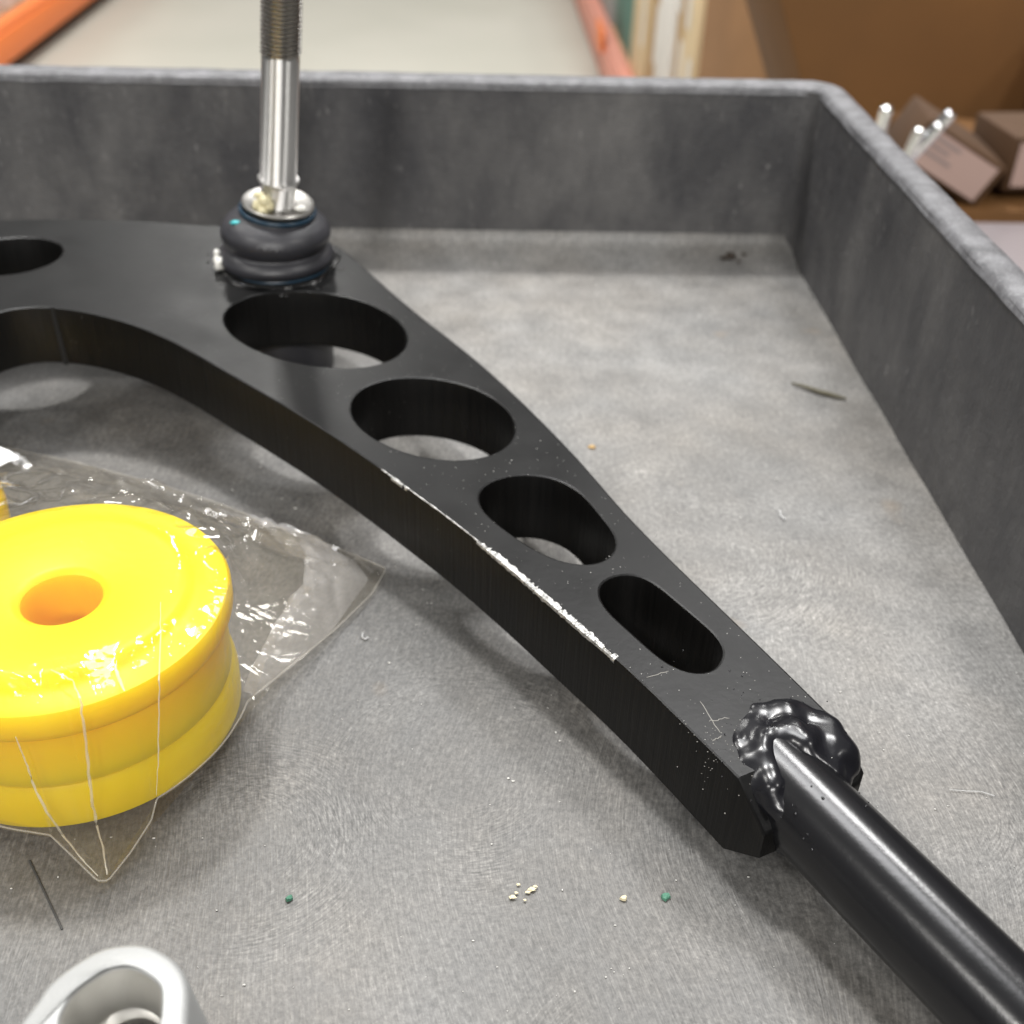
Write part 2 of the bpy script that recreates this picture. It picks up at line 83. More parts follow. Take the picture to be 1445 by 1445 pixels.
def simple(name, col, rough=.5, metal=0., bump=None, var=.0, vs=40):
    t = NT(name); t.set(rough=rough, metal=metal)
    if var:
        n = t.noise(vs, 4); t.set(col=t.mix(t.rng(n, .3, .7), tuple(c*(1-var) for c in col), tuple(min(1, c*(1+var)) for c in col)))
    else: t.set(col=col)
    if bump: t.bump(t.noise(bump[0], 3), bump[1], bump[2])
    return t.m

# worn grey plastic of the tray floor: blotches, fine crossed scratches swept in arcs
TRAY0 = (-.17525, .03325)
def tray_floor_mat():
    t = NT('worn_tray_plastic')
    wn = t.n.new('ShaderNodeTexNoise'); wn.inputs['Scale'].default_value = 5; wn.inputs['Detail'].default_value = 1; t.link(t.tc, wn.inputs['Vector'])
    add = t.n.new('ShaderNodeVectorMath'); add.operation = 'MULTIPLY_ADD'; add.inputs[1].default_value = (.10, .10, 0)
    t.link(wn.outputs['Color'], add.inputs[0]); t.link(t.tc, add.inputs[2])
    wn2 = t.n.new('ShaderNodeTexNoise'); wn2.inputs['Scale'].default_value = 55; wn2.inputs['Detail'].default_value = 1; t.link(t.tc, wn2.inputs['Vector'])
    add2 = t.n.new('ShaderNodeVectorMath'); add2.operation = 'MULTIPLY_ADD'; add2.inputs[1].default_value = (.006, .006, 0)
    t.link(wn2.outputs['Color'], add2.inputs[0]); t.link(add.outputs[0], add2.inputs[2]); wv = add.outputs[0]
    blot = t.noise(7, 5, .6); med = t.noise(60, 4, .62); fine = t.noise(1500, 2, .6); grain = t.noise(620, 3, .7)
    sc = None
    for ang, sx, sy, src in ((.35, 1800, 190, wv), (-.75, 1600, 230, wv), (1.35, 1800, 150, wv), (.05, 2000, 130, wv), (-1.3, 1500, 260, wv), (2.3, 1400, 120, wv), (.8, 1700, 60, wv)):
        n = t.noise(1, 2, .5, t.mapping((sx, sy, 1), (0, 0, ang+math.pi/2), src))
        r = t.rng(n, .52, .76); sc = r if sc is None else t.math('ADD', sc, r)
    v = t.math('MULTIPLY', t.rng(blot, .38, .64, .74, 1.10), t.rng(med, .3, .72, .76, 1.16))
    v = t.math('MULTIPLY', v, t.rng(grain, .34, .68, .70, 1.26))
    v = t.math('MULTIPLY', v, t.math('MULTIPLY_ADD', sc, .42)) if False else t.math('MULTIPLY', v, t.math('ADD', t.math('MULTIPLY', sc, .17), .78))
    v = t.math('MULTIPLY', v, t.rng(fine, .3, .7, .85, 1.12))
    for cx_, cy_, r0_, r1_ in ((.000, .205, .012, .055), (-.055, .185, .015, .05), (.075, .305, .02, .09), (.045, .115, .01, .05), (.11, .20, .02, .06)):
        sp_ = t.n.new('ShaderNodeSeparateXYZ'); t.link(t.tc, sp_.inputs[0]); ox, oy = TRAY0
        dx_, dy_ = t.math('SUBTRACT', sp_.outputs[0], cx_-ox), t.math('SUBTRACT', sp_.outputs[1], cy_-oy)
        r_ = t.math('SQRT', t.math('ADD', t.math('MULTIPLY', dx_, dx_), t.math('MULTIPLY', dy_, dy_))); th_ = t.math('ARCTAN2', dy_, dx_)
        cb = t.n.new('ShaderNodeCombineXYZ'); t.link(t.math('MULTIPLY', r_, 1900.), cb.inputs[0]); t.link(t.math('MULTIPLY', th_, 7.), cb.inputs[1])
        nn = t.noise(1, 2, .55, cb.outputs[0]); mk = t.math('MULTIPLY', t.rng(r_, r0_*.4, r0_), t.rng(r_, r1_, r1_*.55)); mk = t.math('MULTIPLY', mk, t.rng(t.noise(26, 2), .42, .6))
        v = t.math('MULTIPLY', v, t.math('ADD', 1., t.math('MULTIPLY', mk, t.rng(nn, .3, .7, -.42, .50))))
    for ang, a_, b_ in ((.5, 1250, 480), (-.9, 1150, 430), (1.7, 1300, 520)):
        v = t.math('MULTIPLY', v, t.rng(t.noise(1, 3, .65, t.mapping((a_, b_, 1), (0, 0, ang), wv)), .36, .66, .90, 1.09))
    # light fall-off painted into the colour: paler far right, darker near left
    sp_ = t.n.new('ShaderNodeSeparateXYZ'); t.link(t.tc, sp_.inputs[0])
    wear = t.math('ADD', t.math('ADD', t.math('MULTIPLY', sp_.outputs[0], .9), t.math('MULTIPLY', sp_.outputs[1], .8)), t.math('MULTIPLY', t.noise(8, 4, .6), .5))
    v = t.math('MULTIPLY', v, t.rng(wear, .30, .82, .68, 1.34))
    tint = t.mix(t.rng(t.noise(16, 3), .35, .7), (.180, .177, .171), (.178, .167, .152))
    mul = t.n.new('ShaderNodeVectorMath'); mul.operation = 'SCALE'; t.link(tint, mul.inputs[0]); t.link(v, mul.inputs['Scale'])
    col = mul.outputs[0]
    st = t.rng(t.noise(22, 2, .5), .70, .78, 0, .55); col = t.mix(st, col, (.22, .15, .08))
    t.set(col=col, rough=t.rng(med, .3, .7, .50, .64), spec=.7)
    b = t.bump(sc, .18, .0002); t.bump(grain, .2, .0003, b)
    return t.m
def tray_wall_mat(name, base, worn, nick=.5):
    t = NT(name)
    blot = t.noise(9, 5, .62); smear = t.noise(1, 5, .65, t.mapping((34, 34, 15), (.5, .7, .3)), dist=.15)
    f = t.math('MULTIPLY', t.rng(blot, .36, .66, .35, 1.), t.rng(smear, .34, .68, .2, 1.))
    col = t.mix(f, base, worn)
    n = t.noise(1, 3, .6, t.mapping((420, 420, 130), (.3, -.2, 0)))
    col = t.mix(t.math('MULTIPLY', t.rng(n, .62, .80, 0, .7), t.rng(t.noise(30, 2), .45, .62)), col, tuple(c*2.6 for c in worn))
    t.set(col=col, rough=.5, spec=.45)
    b = t.bump(t.noise(160, 5, .65), .55, .0014); t.bump(n, .4, .0006, b)
    return t.m
def rim_mat():
    t = NT('scuffed_rim_plastic')
    n = t.noise(1, 3, .6, t.mapping((900, 900, 200), (0, 0, .6))); m = t.noise(120, 4, .65); g = t.noise(1400, 2)
    col = t.mix(t.rng(m, .32, .68), (.075, .075, .08), (.18, .18, .19)); col = t.mix(t.rng(n, .55, .75, 0, .6), col, (.34, .34, .35))
    t.set(col=col, rough=.55); b = t.bump(n, .5, .0006); t.bump(g, .4, .0004, b); return t.m
def black_top_mat():
    t = NT('satin_black_paint')
    spk = t.rng(t.voro(420), .085, .05); gate = t.rng(t.noise(45, 3), .5, .62)
    sp = t.math('MULTIPLY', spk, gate)
    col = t.mix(t.rng(t.noise(30, 4), .3, .7), (.0032, .0032, .0034), (.0054, .0053, .0052)); col = t.mix(t.math('MULTIPLY', sp, .55), col, (.34, .33, .31))
    t.set(col=col, rough=t.rng(t.noise(55, 4), .3, .7, .33, .42), spec=.23)
    b = t.bump(t.noise(520, 2, .5), .07, .0005); t.bump(t.rng(t.voro(300), .10, .05), .1, .0004, b); return t.m
def black_side_mat():
    t = NT('cut_edge_black_paint')
    n = t.noise(1, 3, .6, t.mapping((620, 620, 26)))
    col = t.mix(t.rng(n, .35, .7), (.0026, .0025, .0024), (.0052, .0048, .0044))
    sp = t.math('MULTIPLY', t.rng(t.voro(380), .075, .045), t.rng(t.noise(40, 2), .52, .62)); col = t.mix(t.math('MULTIPLY', sp, .5), col, (.3, .29, .27))
    t.set(col=col, rough=.4, spec=.26); b = t.bump(n, .4, .0005); t.bump(t.noise(420, 2), .1, .0005, b); return t.m
def rod_mat():
    t = NT('satin_black_rod_paint')
    t.set(col=(.0065, .0065, .0075), rough=t.rng(t.noise(60, 3), .3, .7, .21, .25), spec=.5)
    t.bump(t.noise(900, 2), .05, .0004); return t.m
def gloss_black_mat():
    t = NT('gloss_black_weld_paint'); t.set(col=(.006, .006, .008), rough=.25, spec=.55); t.bump(t.noise(130, 2, .5), .12, .001); return t.m
def bare_metal_mat():
    t = NT('bare_chipped_metal'); t.set(col=t.mix(t.rng(t.noise(700, 4, .7), .36, .60), (.20, .20, .195), (.66, .655, .64)), metal=.75, rough=.38)
    t.bump(t.noise(900, 3, .7), .8, .0007); return t.m
def steel_mat(name, rough=.16, col=(.62, .6, .58)):
    t = NT(name); n = t.noise(1, 2, .5, t.mapping((60, 60, 2600)))
    t.set(col=col, metal=1, rough=t.rng(n, .3, .7, rough*.9, rough*1.1)); t.bump(n, .02, .0001)
    tg = t.n.new('ShaderNodeTangent'); tg.direction_type = 'RADIAL'; tg.axis = 'Z'; t.link(tg.outputs[0], t.b.inputs['Tangent']); t.b.inputs['Anisotropic'].default_value = 1.0 if name == 'polished_steel' else 0; t.b.inputs['Anisotropic Rotation'].default_value = .25
    return t.m
def rubber_mat():
    t = NT('black_rubber'); t.set(col=t.mix(t.rng(t.noise(70, 3), .3, .7), (.022, .022, .026), (.036, .036, .042)), rough=.42, spec=.5); t.bump(t.noise(300, 2), .08, .001); return t.m
def yellow_mat():
    t = NT('yellow_polyurethane'); n = t.noise(40, 3)
    t.set(col=t.mix(t.rng(n, .3, .7), (.87, .55, .0004), (.89, .595, .0005)), rough=.42, spec=.3, sss=.6)
    t.b.inputs['Subsurface Radius'].default_value = (1., .85, .02); t.b.inputs['Subsurface Scale'].default_value = .022
    t.bump(t.noise(260, 2), .05, .001); return t.m
def alu_mat():
    t = NT('blasted_aluminium'); t.set(col=(.40, .405, .40), metal=.45, rough=.62); b = t.bump(t.noise(1400, 2), .25, .0003); t.bump(t.noise(90, 3), .05, .001, b); return t.m
def alu_in_mat():
    t = NT('machined_aluminium'); t.set(col=(.66, .65, .62), metal=1, rough=.5); t.bump(t.noise(300, 2), .05, .0005); return t.m
def film_mat():
    t = NT('clear_film'); t.n.remove(t.b)
    tr = t.n.new('ShaderNodeBsdfTransparent'); tr.inputs[0].default_value = (.97, .96, .94, 1)
    gl = t.n.new('ShaderNodeBsdfGlossy'); gl.inputs['Roughness'].default_value = .1; gl.inputs['Color'].default_value = (1, 1, 1, 1)
    df = t.n.new('ShaderNodeBsdfDiffuse'); df.inputs['Color'].default_value = (.74, .69, .60, 1)
    lw = t.n.new('ShaderNodeLayerWeight')
    n1 = t.noise(120, 4, .6, dist=.6); n2 = t.noise(38, 3, .6, dist=1.2); v = t.voro(85, 'DISTANCE_TO_EDGE')
    b = t.n.new('ShaderNodeBump'); b.inputs['Strength'].default_value = .5; b.inputs['Distance'].default_value = .0022; t.link(n2, b.inputs['Height'])
    b2 = t.n.new('ShaderNodeBump'); b2.inputs['Strength'].default_value = .07; b2.inputs['Distance'].default_value = .0011; t.link(n1, b2.inputs['Height']); t.link(b.outputs[0], b2.inputs['Normal'])
    for x in (gl, lw): t.link(b2.outputs[0], x.inputs['Normal'])
    m1 = t.n.new('ShaderNodeMixShader'); m1.inputs[0].default_value = .026; t.link(tr.outputs[0], m1.inputs[1]); t.link(df.outputs[0], m1.inputs[2])
    m2 = t.n.new('ShaderNodeMixShader'); t.link(t.math('ADD', t.math('MULTIPLY', t.math('POWER', lw.outputs['Facing'], 4.), .8), .042), m2.inputs[0]); t.link(m1.outputs[0], m2.inputs[1]); t.link(gl.outputs[0], m2.inputs[2])
    t.link(m2.outputs[0], t.out.inputs['Surface']); return t.m
def fold_mat(name, tfac, col, rough):
    t = NT(name); t.set(col=col, rough=rough, spec=.8); tr = t.n.new('ShaderNodeBsdfTransparent'); m = t.n.new('ShaderNodeMixShader'); m.inputs[0].default_value = tfac
    t.link(t.b.outputs[0], m.inputs[1]); t.link(tr.outputs[0], m.inputs[2]); t.link(m.outputs[0], t.out.inputs['Surface']); return t.m
def concrete_mat():
    t = NT('pale_sealed_concrete'); t.set(col=t.mix(t.rng(t.noise(1.6, 4), .3, .7), (.40, .39, .335), (.44, .425, .37)), rough=.45); return t.m
def kraft(name, col):
    t = NT(name); n = t.noise(6, 4)
    t.set(col=t.mix(t.rng(n, .3, .7), tuple(c*.88 for c in col), tuple(c*1.1 for c in col)), rough=.8); return t.m

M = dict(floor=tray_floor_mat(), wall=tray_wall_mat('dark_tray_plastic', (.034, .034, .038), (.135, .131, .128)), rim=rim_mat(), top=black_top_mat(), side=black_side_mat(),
    rod=rod_mat(), weld=gloss_black_mat(), bare=bare_metal_mat(), steel=steel_mat('polished_steel', .52, (.86, .85, .83)), thread=steel_mat('threaded_steel', .26, (.52, .50, .47)),
    washer=steel_mat('dull_steel', .38, (.40, .39, .37)), rubber=rubber_mat(), bluering=simple('blue_black_ring', (.012, .035, .06), .3), yellow=yellow_mat(), alu=alu_mat(), alu2=alu_in_mat(),
    film=film_mat(), fold=fold_mat('film_fold', .66, (.85, .80, .68), .12), hem=fold_mat('film_hem', .78, (.70, .67, .62), .15), dense=fold_mat('doubled_film', .76, (.72, .71, .72), .13), paper=simple('white_label_paper', (.82, .82, .84), .6), grease=simple('pale_grease', (.74, .68, .44), .35, 0, (700, .5, .001), .15, 200),
    wet=simple('wet_dark_grease', (.012, .012, .012), .12, 0, (500, .3, .0006)), whitegrease=simple('white_grease', (.78, .77, .72), .25), concrete=concrete_mat(), orange=simple('orange_rack_paint', (.80, .20, .045), .42), faded=simple('faded_orange_rack_paint', (.62, .27, .20), .5),
    seam=simple('matte_black_seam', (.004, .004, .004), .8), dark=simple('dark_rack_shade_steel', (.03, .025, .02), .7), kraft=kraft('kraft_board', (.27, .14, .058)), darkkraft=kraft('dark_brown_board', (.06, .026, .007)), kraftd=kraft('brown_board', (.135, .058, .012)), cream=kraft('cream_board', (.66, .52, .32)),
    tan=kraft('tan_board', (.44, .29, .14)), whitebox=kraft('white_board', (.72, .70, .66)), teal=kraft('teal_print', (.10, .22, .18)), greybox=kraft('grey_print', (.30, .31, .30)),
    tote=simple('frosted_tote_plastic', (.19, .165, .17), .4), chrome=steel_mat('bright_chrome', .07, (.85, .86, .86)), green=simple('green_plastic_chip', (.07, .20, .135), .6),
    tanchip=simple('tan_paper_crumb', (.70, .62, .42), .8), sliver=simple('brown_plastic_sliver', (.10, .09, .06), .4), dirt=simple('dark_dirt', (.035, .025, .018), .8),
    greydust=simple('grey_paint_dust', (.25, .24, .22), .7), dust=simple('pale_dust', (.62, .61, .58), .6), fibre=simple('white_fibre', (.50, .50, .50), .6), print=simple('grey_print_ink', (.25, .2, .19), .7), scratch=simple('dark_score', (.05, .05, .05), .6),
    ochre=simple('ochre_crumb', (.42, .28, .12), .8))

# ---------------------------------------------------------------- object helpers
def tag(o, label=None, cat=None, group=None, kind=None):
    if label: o['label'] = label
    if cat: o['category'] = cat
    if group: o['group'] = group
    if kind: o['kind'] = kind
    return o
def org(p):
    v = Vector((0, 0, 0))
    while p: v += p.location; p = p.parent
    return v
def empty(name, loc, label, cat, group=None):
    o = bpy.data.objects.new(name, None); COL.objects.link(o); o.location = loc; o.empty_display_size = .02
    return tag(o, label, cat, group)
def obj(name, vs, fs, mats, parent=None, loc=None, sharp=35, mi=None, smooth=True):
    """one mesh object; vs in world metres, stored relative to the object's own origin"""
    if not isinstance(mats, (list, tuple)): mats = [mats]
    me = bpy.data.meshes.new(name)
    vs = [Vector(v) for v in vs]
    if loc is None: loc = org(parent) if parent else sum(vs, Vector())/len(vs)
    loc = Vector(loc)
    me.from_pydata([v-loc for v in vs], [], fs)
    for m in mats: me.materials.append(m)
    if mi: me.polygons.foreach_set('material_index', mi)
    if smooth:
        me.polygons.foreach_set('use_smooth', [True]*len(me.polygons))
        me.set_sharp_from_angle(angle=math.radians(sharp))
    me.update()
    o = bpy.data.objects.new(name, me); COL.objects.link(o); o.location = loc
    if parent: o.parent = parent; o.location = loc-org(parent)
    return o
def bmobj(name, bm, mats, parent=None, loc=None, sharp=35):
    bm.normal_update(); bm.verts.index_update()
    vs = [v.co.copy() for v in bm.verts]; fs = [[v.index for v in f.verts] for f in bm.faces]; mi = [f.material_index for f in bm.faces]
    bm.free(); return obj(name, vs, fs, mats, parent, loc, sharp, mi)
def lathe(prof, base, axis=Vector((0, 0, 1)), n=64, cap=True, bend=None):
    """rings (s, r) along axis from base; bend(s) -> (centre, axis) overrides"""
    vs, fs = [], []
    for s, r in prof:
        c, a = bend(s) if bend else (Vector(base)+axis*s, axis)
        x = a.cross(Vector((0, 1, 0))).normalized(); y = a.cross(x).normalized()*-1
        if x.cross(y).dot(a) < 0: y = -y
        for i in range(n):
            th = 2*math.pi*i/n; vs.append(c+x*(r*math.cos(th))+y*(r*math.sin(th)))
    for k in range(len(prof)-1):
        for i in range(n):
            j = (i+1) % n; fs.append((k*n+i, k*n+j, (k+1)*n+j, (k+1)*n+i))
    if cap: fs.append(list(range(n))[::-1]); fs.append([(len(prof)-1)*n+i for i in range(n)])
    return vs, fs
def boxbm(bm, lo, hi, bev=0, seg=2, rot=None, mi=0):
    g = bmesh.ops.create_cube(bm, size=1); vv = g['verts']
    c = (Vector(lo)+Vector(hi))/2; d = Vector(hi)-Vector(lo)
    for v in vv: v.co = Vector((v.co.x*d.x, v.co.y*d.y, v.co.z*d.z))
    if bev:
        es = list({e for v in vv for e in v.link_edges}); r = bmesh.ops.bevel(bm, geom=es, offset=bev, segments=seg, affect='EDGES', profile=.5); vv = list({v for f in r['faces'] for v in f.verts} | {v for v in vv if v.is_valid})
    if rot is not None:
        for v in vv: v.co = rot @ v.co
    for v in vv:
        v.co += c
        for f in v.link_faces: f.material_index = mi
def box(name, lo, hi, mat, parent=None, bev=.002, rot=None):
    bm = bmesh.new(); boxbm(bm, lo, hi, bev, 2, rot); return bmobj(name, bm, mat, parent)
def tube(path, rad, n=12, jit=0, cap=True):
    """tube along points; rad float or list"""
    P = [Vector(p) for p in path]; vs, fs = [], []
    for i, p in enumerate(P):
        t = (P[min(i+1, len(P)-1)]-P[max(i-1, 0)]).normalized()
        a = t.cross(Vector((0, 0, 1)));
        if a.length < 1e-4: a = t.cross(Vector((0, 1, 0)))
        a.normalize(); b = t.cross(a); r = rad[i] if isinstance(rad, (list, tuple)) else rad
        for k in range(n):
            th = 2*math.pi*k/n; q = r*(1+jit*(random.random()-.5)); vs.append(p+a*(q*math.cos(th))+b*(q*math.sin(th)))
    for i in range(len(P)-1):
        for k in range(n):
            j = (k+1) % n; fs.append((i*n+k, i*n+j, (i+1)*n+j, (i+1)*n+k))
    if cap: fs.append(list(range(n))[::-1]); fs.append([(len(P)-1)*n+k for k in range(n)])
    return vs, fs
def blob(c, r, seed, sub=3, amp=.3, sq=(1, 1, 1), freq=1.):
    bm = bmesh.new(); bmesh.ops.create_icosphere(bm, subdivisions=sub, radius=1)
    for v in bm.verts:
        k = 1+amp*noise.noise(v.co*1.7*freq+Vector((seed, 0, 0)))+amp*.5*noise.noise(v.co*4*freq+Vector((0, seed, 0)))
        v.co = Vector((v.co.x*sq[0], v.co.y*sq[1], v.co.z*sq[2]))*(r*k)+Vector(c)
    return bm
def merge(dst, vs, fs, mi=0):
    b = [dst.verts.new(v) for v in vs]
    for f in fs: dst.faces.new([b[i] for i in f]).material_index = mi
def mergebm(dst, src):
    src.verts.index_update(); merge(dst, [v.co.copy() for v in src.verts], [[v.index for v in f.verts] for f in src.faces]); src.free()

# ================================================================ warehouse behind
GZ = -.80
gv = [(-14, -8, GZ), (14, -8, GZ), (14, 40, GZ), (-14, 40, GZ)]
tag(obj('warehouse_floor', gv, [(0, 1, 2, 3)], M['concrete'], loc=(0, 0, GZ)), kind='structure')

def rack(x0, x1, sgn, label, beam_mat, y0, y1, zb, zt):
    r = empty('pallet_rack', ((x0+x1)/2, (y0+y1)/2, GZ), label, 'pallet rack')
    bm = bmesh.new()
    xa = x0 if sgn > 0 else x1
    lo, hi = sorted((xa, xa-sgn*.045))
    lo2, hi2 = sorted((xa-sgn*.006, xa-sgn*.05))
    boxbm(bm, (lo, y0, zb), (hi, y1, zt-.022), .006)
    boxbm(bm, (lo2, y0, zt-.0225), (hi2, y1, zt), .005)                    # stepped top lip
    bmobj('beam', bm, beam_mat, r)
    box('rear_beam', (min(x0, x1) if sgn > 0 else max(x0, x1)-.05, y0, zb), (min(x0, x1)+.05 if sgn > 0 else max(x0, x1), y1, zt), beam_mat, r) if False else None
    d0, d1 = (x0-.95, x0-.05) if sgn > 0 else (x1+.05, x1+.95)
    box('deck', (d0, y0, zt-.03), (d1, y1, zt-.004), M['tan'], r, .003)
    for y in (y0+.02, y1-.1):
        a, b = (d0, d0+.08) if sgn > 0 else (d1-.08, d1)
        box('upright', (a, y, GZ), (b, y+.08, 1.2), beam_mat, r, .004)
        box('foot_plate', (min(xa, xa-sgn*.1), y, GZ), (max(xa, xa-sgn*.1), y+.08, zb+.002), M['dark'], r, .002)
    return r
rack(-1.5, -2.5, 1, 'orange steel pallet rack along the left side of the pale aisle', M['orange'], 3.0, 9.0, -.745, -.632)
rr = rack(1.4, .455, -1, 'faded orange pallet rack along the right side of the pale aisle', M['faded'], 2.2, 9.0, -.792, -.665)
box('beam_connector', (.44, 4.02, -.70), (.4535, 4.2, -.625), M['orange'], rr, .003)
# boxes on the left rack
y = 3.2; i = 0
lab = ['white carton farthest left on the left rack, nearest of its row', 'second white carton along the left rack', 'third white carton along the left rack', 'fourth white carton along the left rack', 'fifth white carton along the left rack', 'sixth white carton, farthest of the row on the left rack']
while i < 6:
    wd = (.42, .30, .24, .36, .4, .4)[i]
    o = box('carton', (-2.1, y, -.633), (-1.56, y+wd-.02, -.25+.05*(i % 3)), (M['whitebox'], M['whitebox'], M['cream'])[i % 3] if i != 2 else M['whitebox'], None, .004)
    tag(o, lab[i], 'carton', 'cartons on the left rack'); y += wd; i += 1
# boxes on the right rack, faces to the aisle
spec = [(2.64, 2.80, 'cream', 'cream carton on the right rack beside the big brown carton'), (2.82, 2.96, 'tan', 'narrow tan carton on the right rack beyond the cream one'),
        (2.98, 3.20, 'whitebox', 'white carton on the right rack between two tan ones'), (3.22, 3.40, 'tan', 'tan carton on the right rack beyond the white one'),
        (3.42, 3.70, 'cream', 'pale cream carton on the right rack before the teal one'), (3.73, 4.25, 'teal', 'teal printed carton on the right rack behind the orange connector'),
        (4.30, 5.3, 'greybox', 'grey printed carton on the right rack past the teal one'), (5.34, 6.6, 'cream', 'long cream carton at the far end of the right rack')]
for i, (a, b, m, l) in enumerate(spec):
    o = box('carton', (.50+.01*(i % 2), a, -.668), (1.05, b, -.12-.04*(i % 3)), M[m], None, .004)
    tag(o, l, 'carton', 'cartons on the right rack')
    if m in ('cream', 'tan') and i < 5:
        x = .4985+.01*(i % 2)
        for k in range(2):
            ya = a+.02+.07*k
            obj('paper_label', [(x, ya, -.55+.2*k), (x, ya+.05, -.55+.2*k), (x, ya+.05, -.40+.2*k), (x, ya, -.40+.2*k)], [(0, 3, 2, 1)], M['whitebox'], o)

def carton(label, c, size, mat, rot, group=None):
    """closed carton with taped flaps: body, flap seam tape"""
    t = empty('carton', (c[0], c[1], c[2]-size[2]/2), label, 'carton', group)
    q = Matrix.Rotation(rot[0], 3, 'Y') @ Matrix.Rotation(rot[1], 3, 'Z')
    bm = bmesh.new(); boxbm(bm, Vector(c)-Vector(size)/2, Vector(c)+Vector(size)/2, .008, 2, q); bmobj('body', bm, mat, t)
    off = q @ Vector((0, 0, size[2]/2+.0015)); cc = Vector(c)+off
    bm = bmesh.new(); boxbm(bm, cc-Vector((size[0]/2, .025, .001)), cc+Vector((size[0]/2, .025, .001)), 0, 1, q); bmobj('tape', bm, M['kraftd'], t)
    off = q @ Vector((0, -size[1]/2-.0015, size[2]*.12))
    return t
carton('large light brown carton behind the tray corner', (.80, 2.15, -.27), (.62, .55, 1.05), M['kraft'], (0, math.radians(6)))  # lit face of the cardboard put into a lighter board colour
carton('dark brown carton leaning in front of the light brown one', (.86, 1.62, -.25), (.72, .3, .80), M['kraftd'], (math.radians(-24), 0))  # darker board colour stands in for cardboard in shade
carton('long brown carton lying behind the steel rods', (.83, 1.28, -.29), (.64, .26, .22), M['kraftd'], (math.radians(3), math.radians(-6)))
carton('brown carton stacked flat on top of the long brown carton', (.90, 1.40, -.115), (.40, .24, .12), M['kraftd'], (math.radians(-5), math.radians(-10)))
carton('cream carton in the upper right corner behind the stack', (1.02, 1.75, .06), (.34, .3, .22), M['cream'], (math.radians(8), math.radians(-8)))
# paper labels on small boxes right of the rods
def small_box(c, size, rz, tilt, label, lines):
    t = empty('small_box', (c[0], c[1], c[2]-size[2]/2), label, 'small box')
    q = Matrix.Rotation(rz, 3, 'Z') @ Matrix.Rotation(tilt, 3, 'Y')
    bm = bmesh.new(); boxbm(bm, Vector(c)-Vector(size)/2, Vector(c)+Vector(size)/2, .003, 2, q); bmobj('body', bm, M['darkkraft'], t)
    W, Hh = size[0]*.42, size[2]*.40; yy = -size[1]/2-.0012
    P = lambda x, z, e=0: Vector(c)+q @ Vector((x, yy-e, z))
    obj('paper_label', [P(-W, -Hh), P(W, -Hh), P(W, Hh), P(-W, Hh)], [(0, 1, 2, 3)], M['label_pink'], t)
    bm = bmesh.new()
    for k in range(lines):
        z = Hh*.6-k*Hh*1.3/max(1, lines); ww = W*(.75-.2*(k % 2)); merge(bm, [P(-W*.8, z, .0008), P(-W*.8+ww, z, .0008), P(-W*.8+ww, z+Hh*.16, .0008), P(-W*.8, z+Hh*.16, .0008)], [(0, 1, 2, 3)])
    bmobj('printed_lines', bm, M['print'], t)
M['label_pink'] = simple('pinkish_label_paper', (.40, .28, .24), .7)
small_box((.440, 1.04, -.090), (.088, .08, .042), math.radians(-8), math.radians(28), 'small brown box with tilted pinkish label beside the steel rods', 3)
small_box((.520, 1.05, -.092), (.07, .08, .05), math.radians(5), 0, 'small brown box with pale label at the right edge', 1)
box_shelf = box('stock_crate', (.37, .99, -.42), (.80, 1.22, -.128), M['kraftd'], None, .004); tag(box_shelf, 'brown crate under the two small labelled boxes', 'crate')
# frosted tote in front of it
tt = empty('storage_tote', (.62, .86, -.42), 'frosted pale storage tote just outside the right rim of the tray', 'tote')
bm = bmesh.new(); boxbm(bm, (.37, .66, -.42), (.90, .955, -.16), .012, 3); bmobj('body', bm, M['tote'], tt)
bm = bmesh.new(); boxbm(bm, (.36, .65, -.16), (.91, .965, -.128), .008, 3); bmobj('lid', bm, M['tote'], tt)
# chrome rods stand in an open carton beside the cart
cb = empty('rod_bin', (.325, .83, GZ), 'open brown bin behind the tray rim holding four chrome rods', 'bin')
for n_, lo, hi in (('side_panel', (.27, .76, -.45), (.365, .766, -.10)), ('side_panel', (.27, .894, -.45), (.365, .90, -.10)), ('side_panel', (.27, .766, -.45), (.276, .894, -.10)), ('side_panel', (.359, .766, -.45), (.365, .894, -.10)), ('base_panel', (.276, .766, -.45), (.359, .894, -.444))):
    box(n_, lo, hi, M['kraftd'], cb, 0)
box('stand', (.28, .77, GZ), (.355, .89, -.451), M['kraftd'], cb, .003)
for (tx, tz, lx, ly, ln, l) in ((.309, .000, .0, .12, .2, 'chrome rod nearest the tray corner, standing alone'), (.336, -.014, .12, .1, .2, 'short chrome rod in the middle of the four'),
                            (.350, -.011, .52, .1, .17, 'slanted chrome rod in front of the longest one'), (.3585, -.003, .52, .1, .18, 'longest chrome rod, farthest right of the four')):
    top = Vector((tx, .85 if tz > -.005 else .845, tz)); dr = Vector((lx, .0, 1)).normalized(); dr = (dr+Vector((0, -.25, 0))).normalized()
    base = top-dr*(ln)
    r = .0047
    v, f = lathe([(0, r), (ln-.0025, r), (ln-.0008, r*.9), (ln, r*.7)], base, dr, 20)
    tag(obj('chrome_rod', v, f, M['chrome'], loc=base, sharp=50), l, 'rod', 'chrome rods beside the tray')

# ================================================================ the cart tray
XR, XL, YB, YF, TH, RW, RB = .1695, -.52, .5665, -.50, .085, .0135, .0165
cart = empty('utility_cart', ((XR+XL)/2, (YB+YF)/2, 0), 'dark grey moulded plastic cart tray with scuffed floor and raised rim', 'cart')
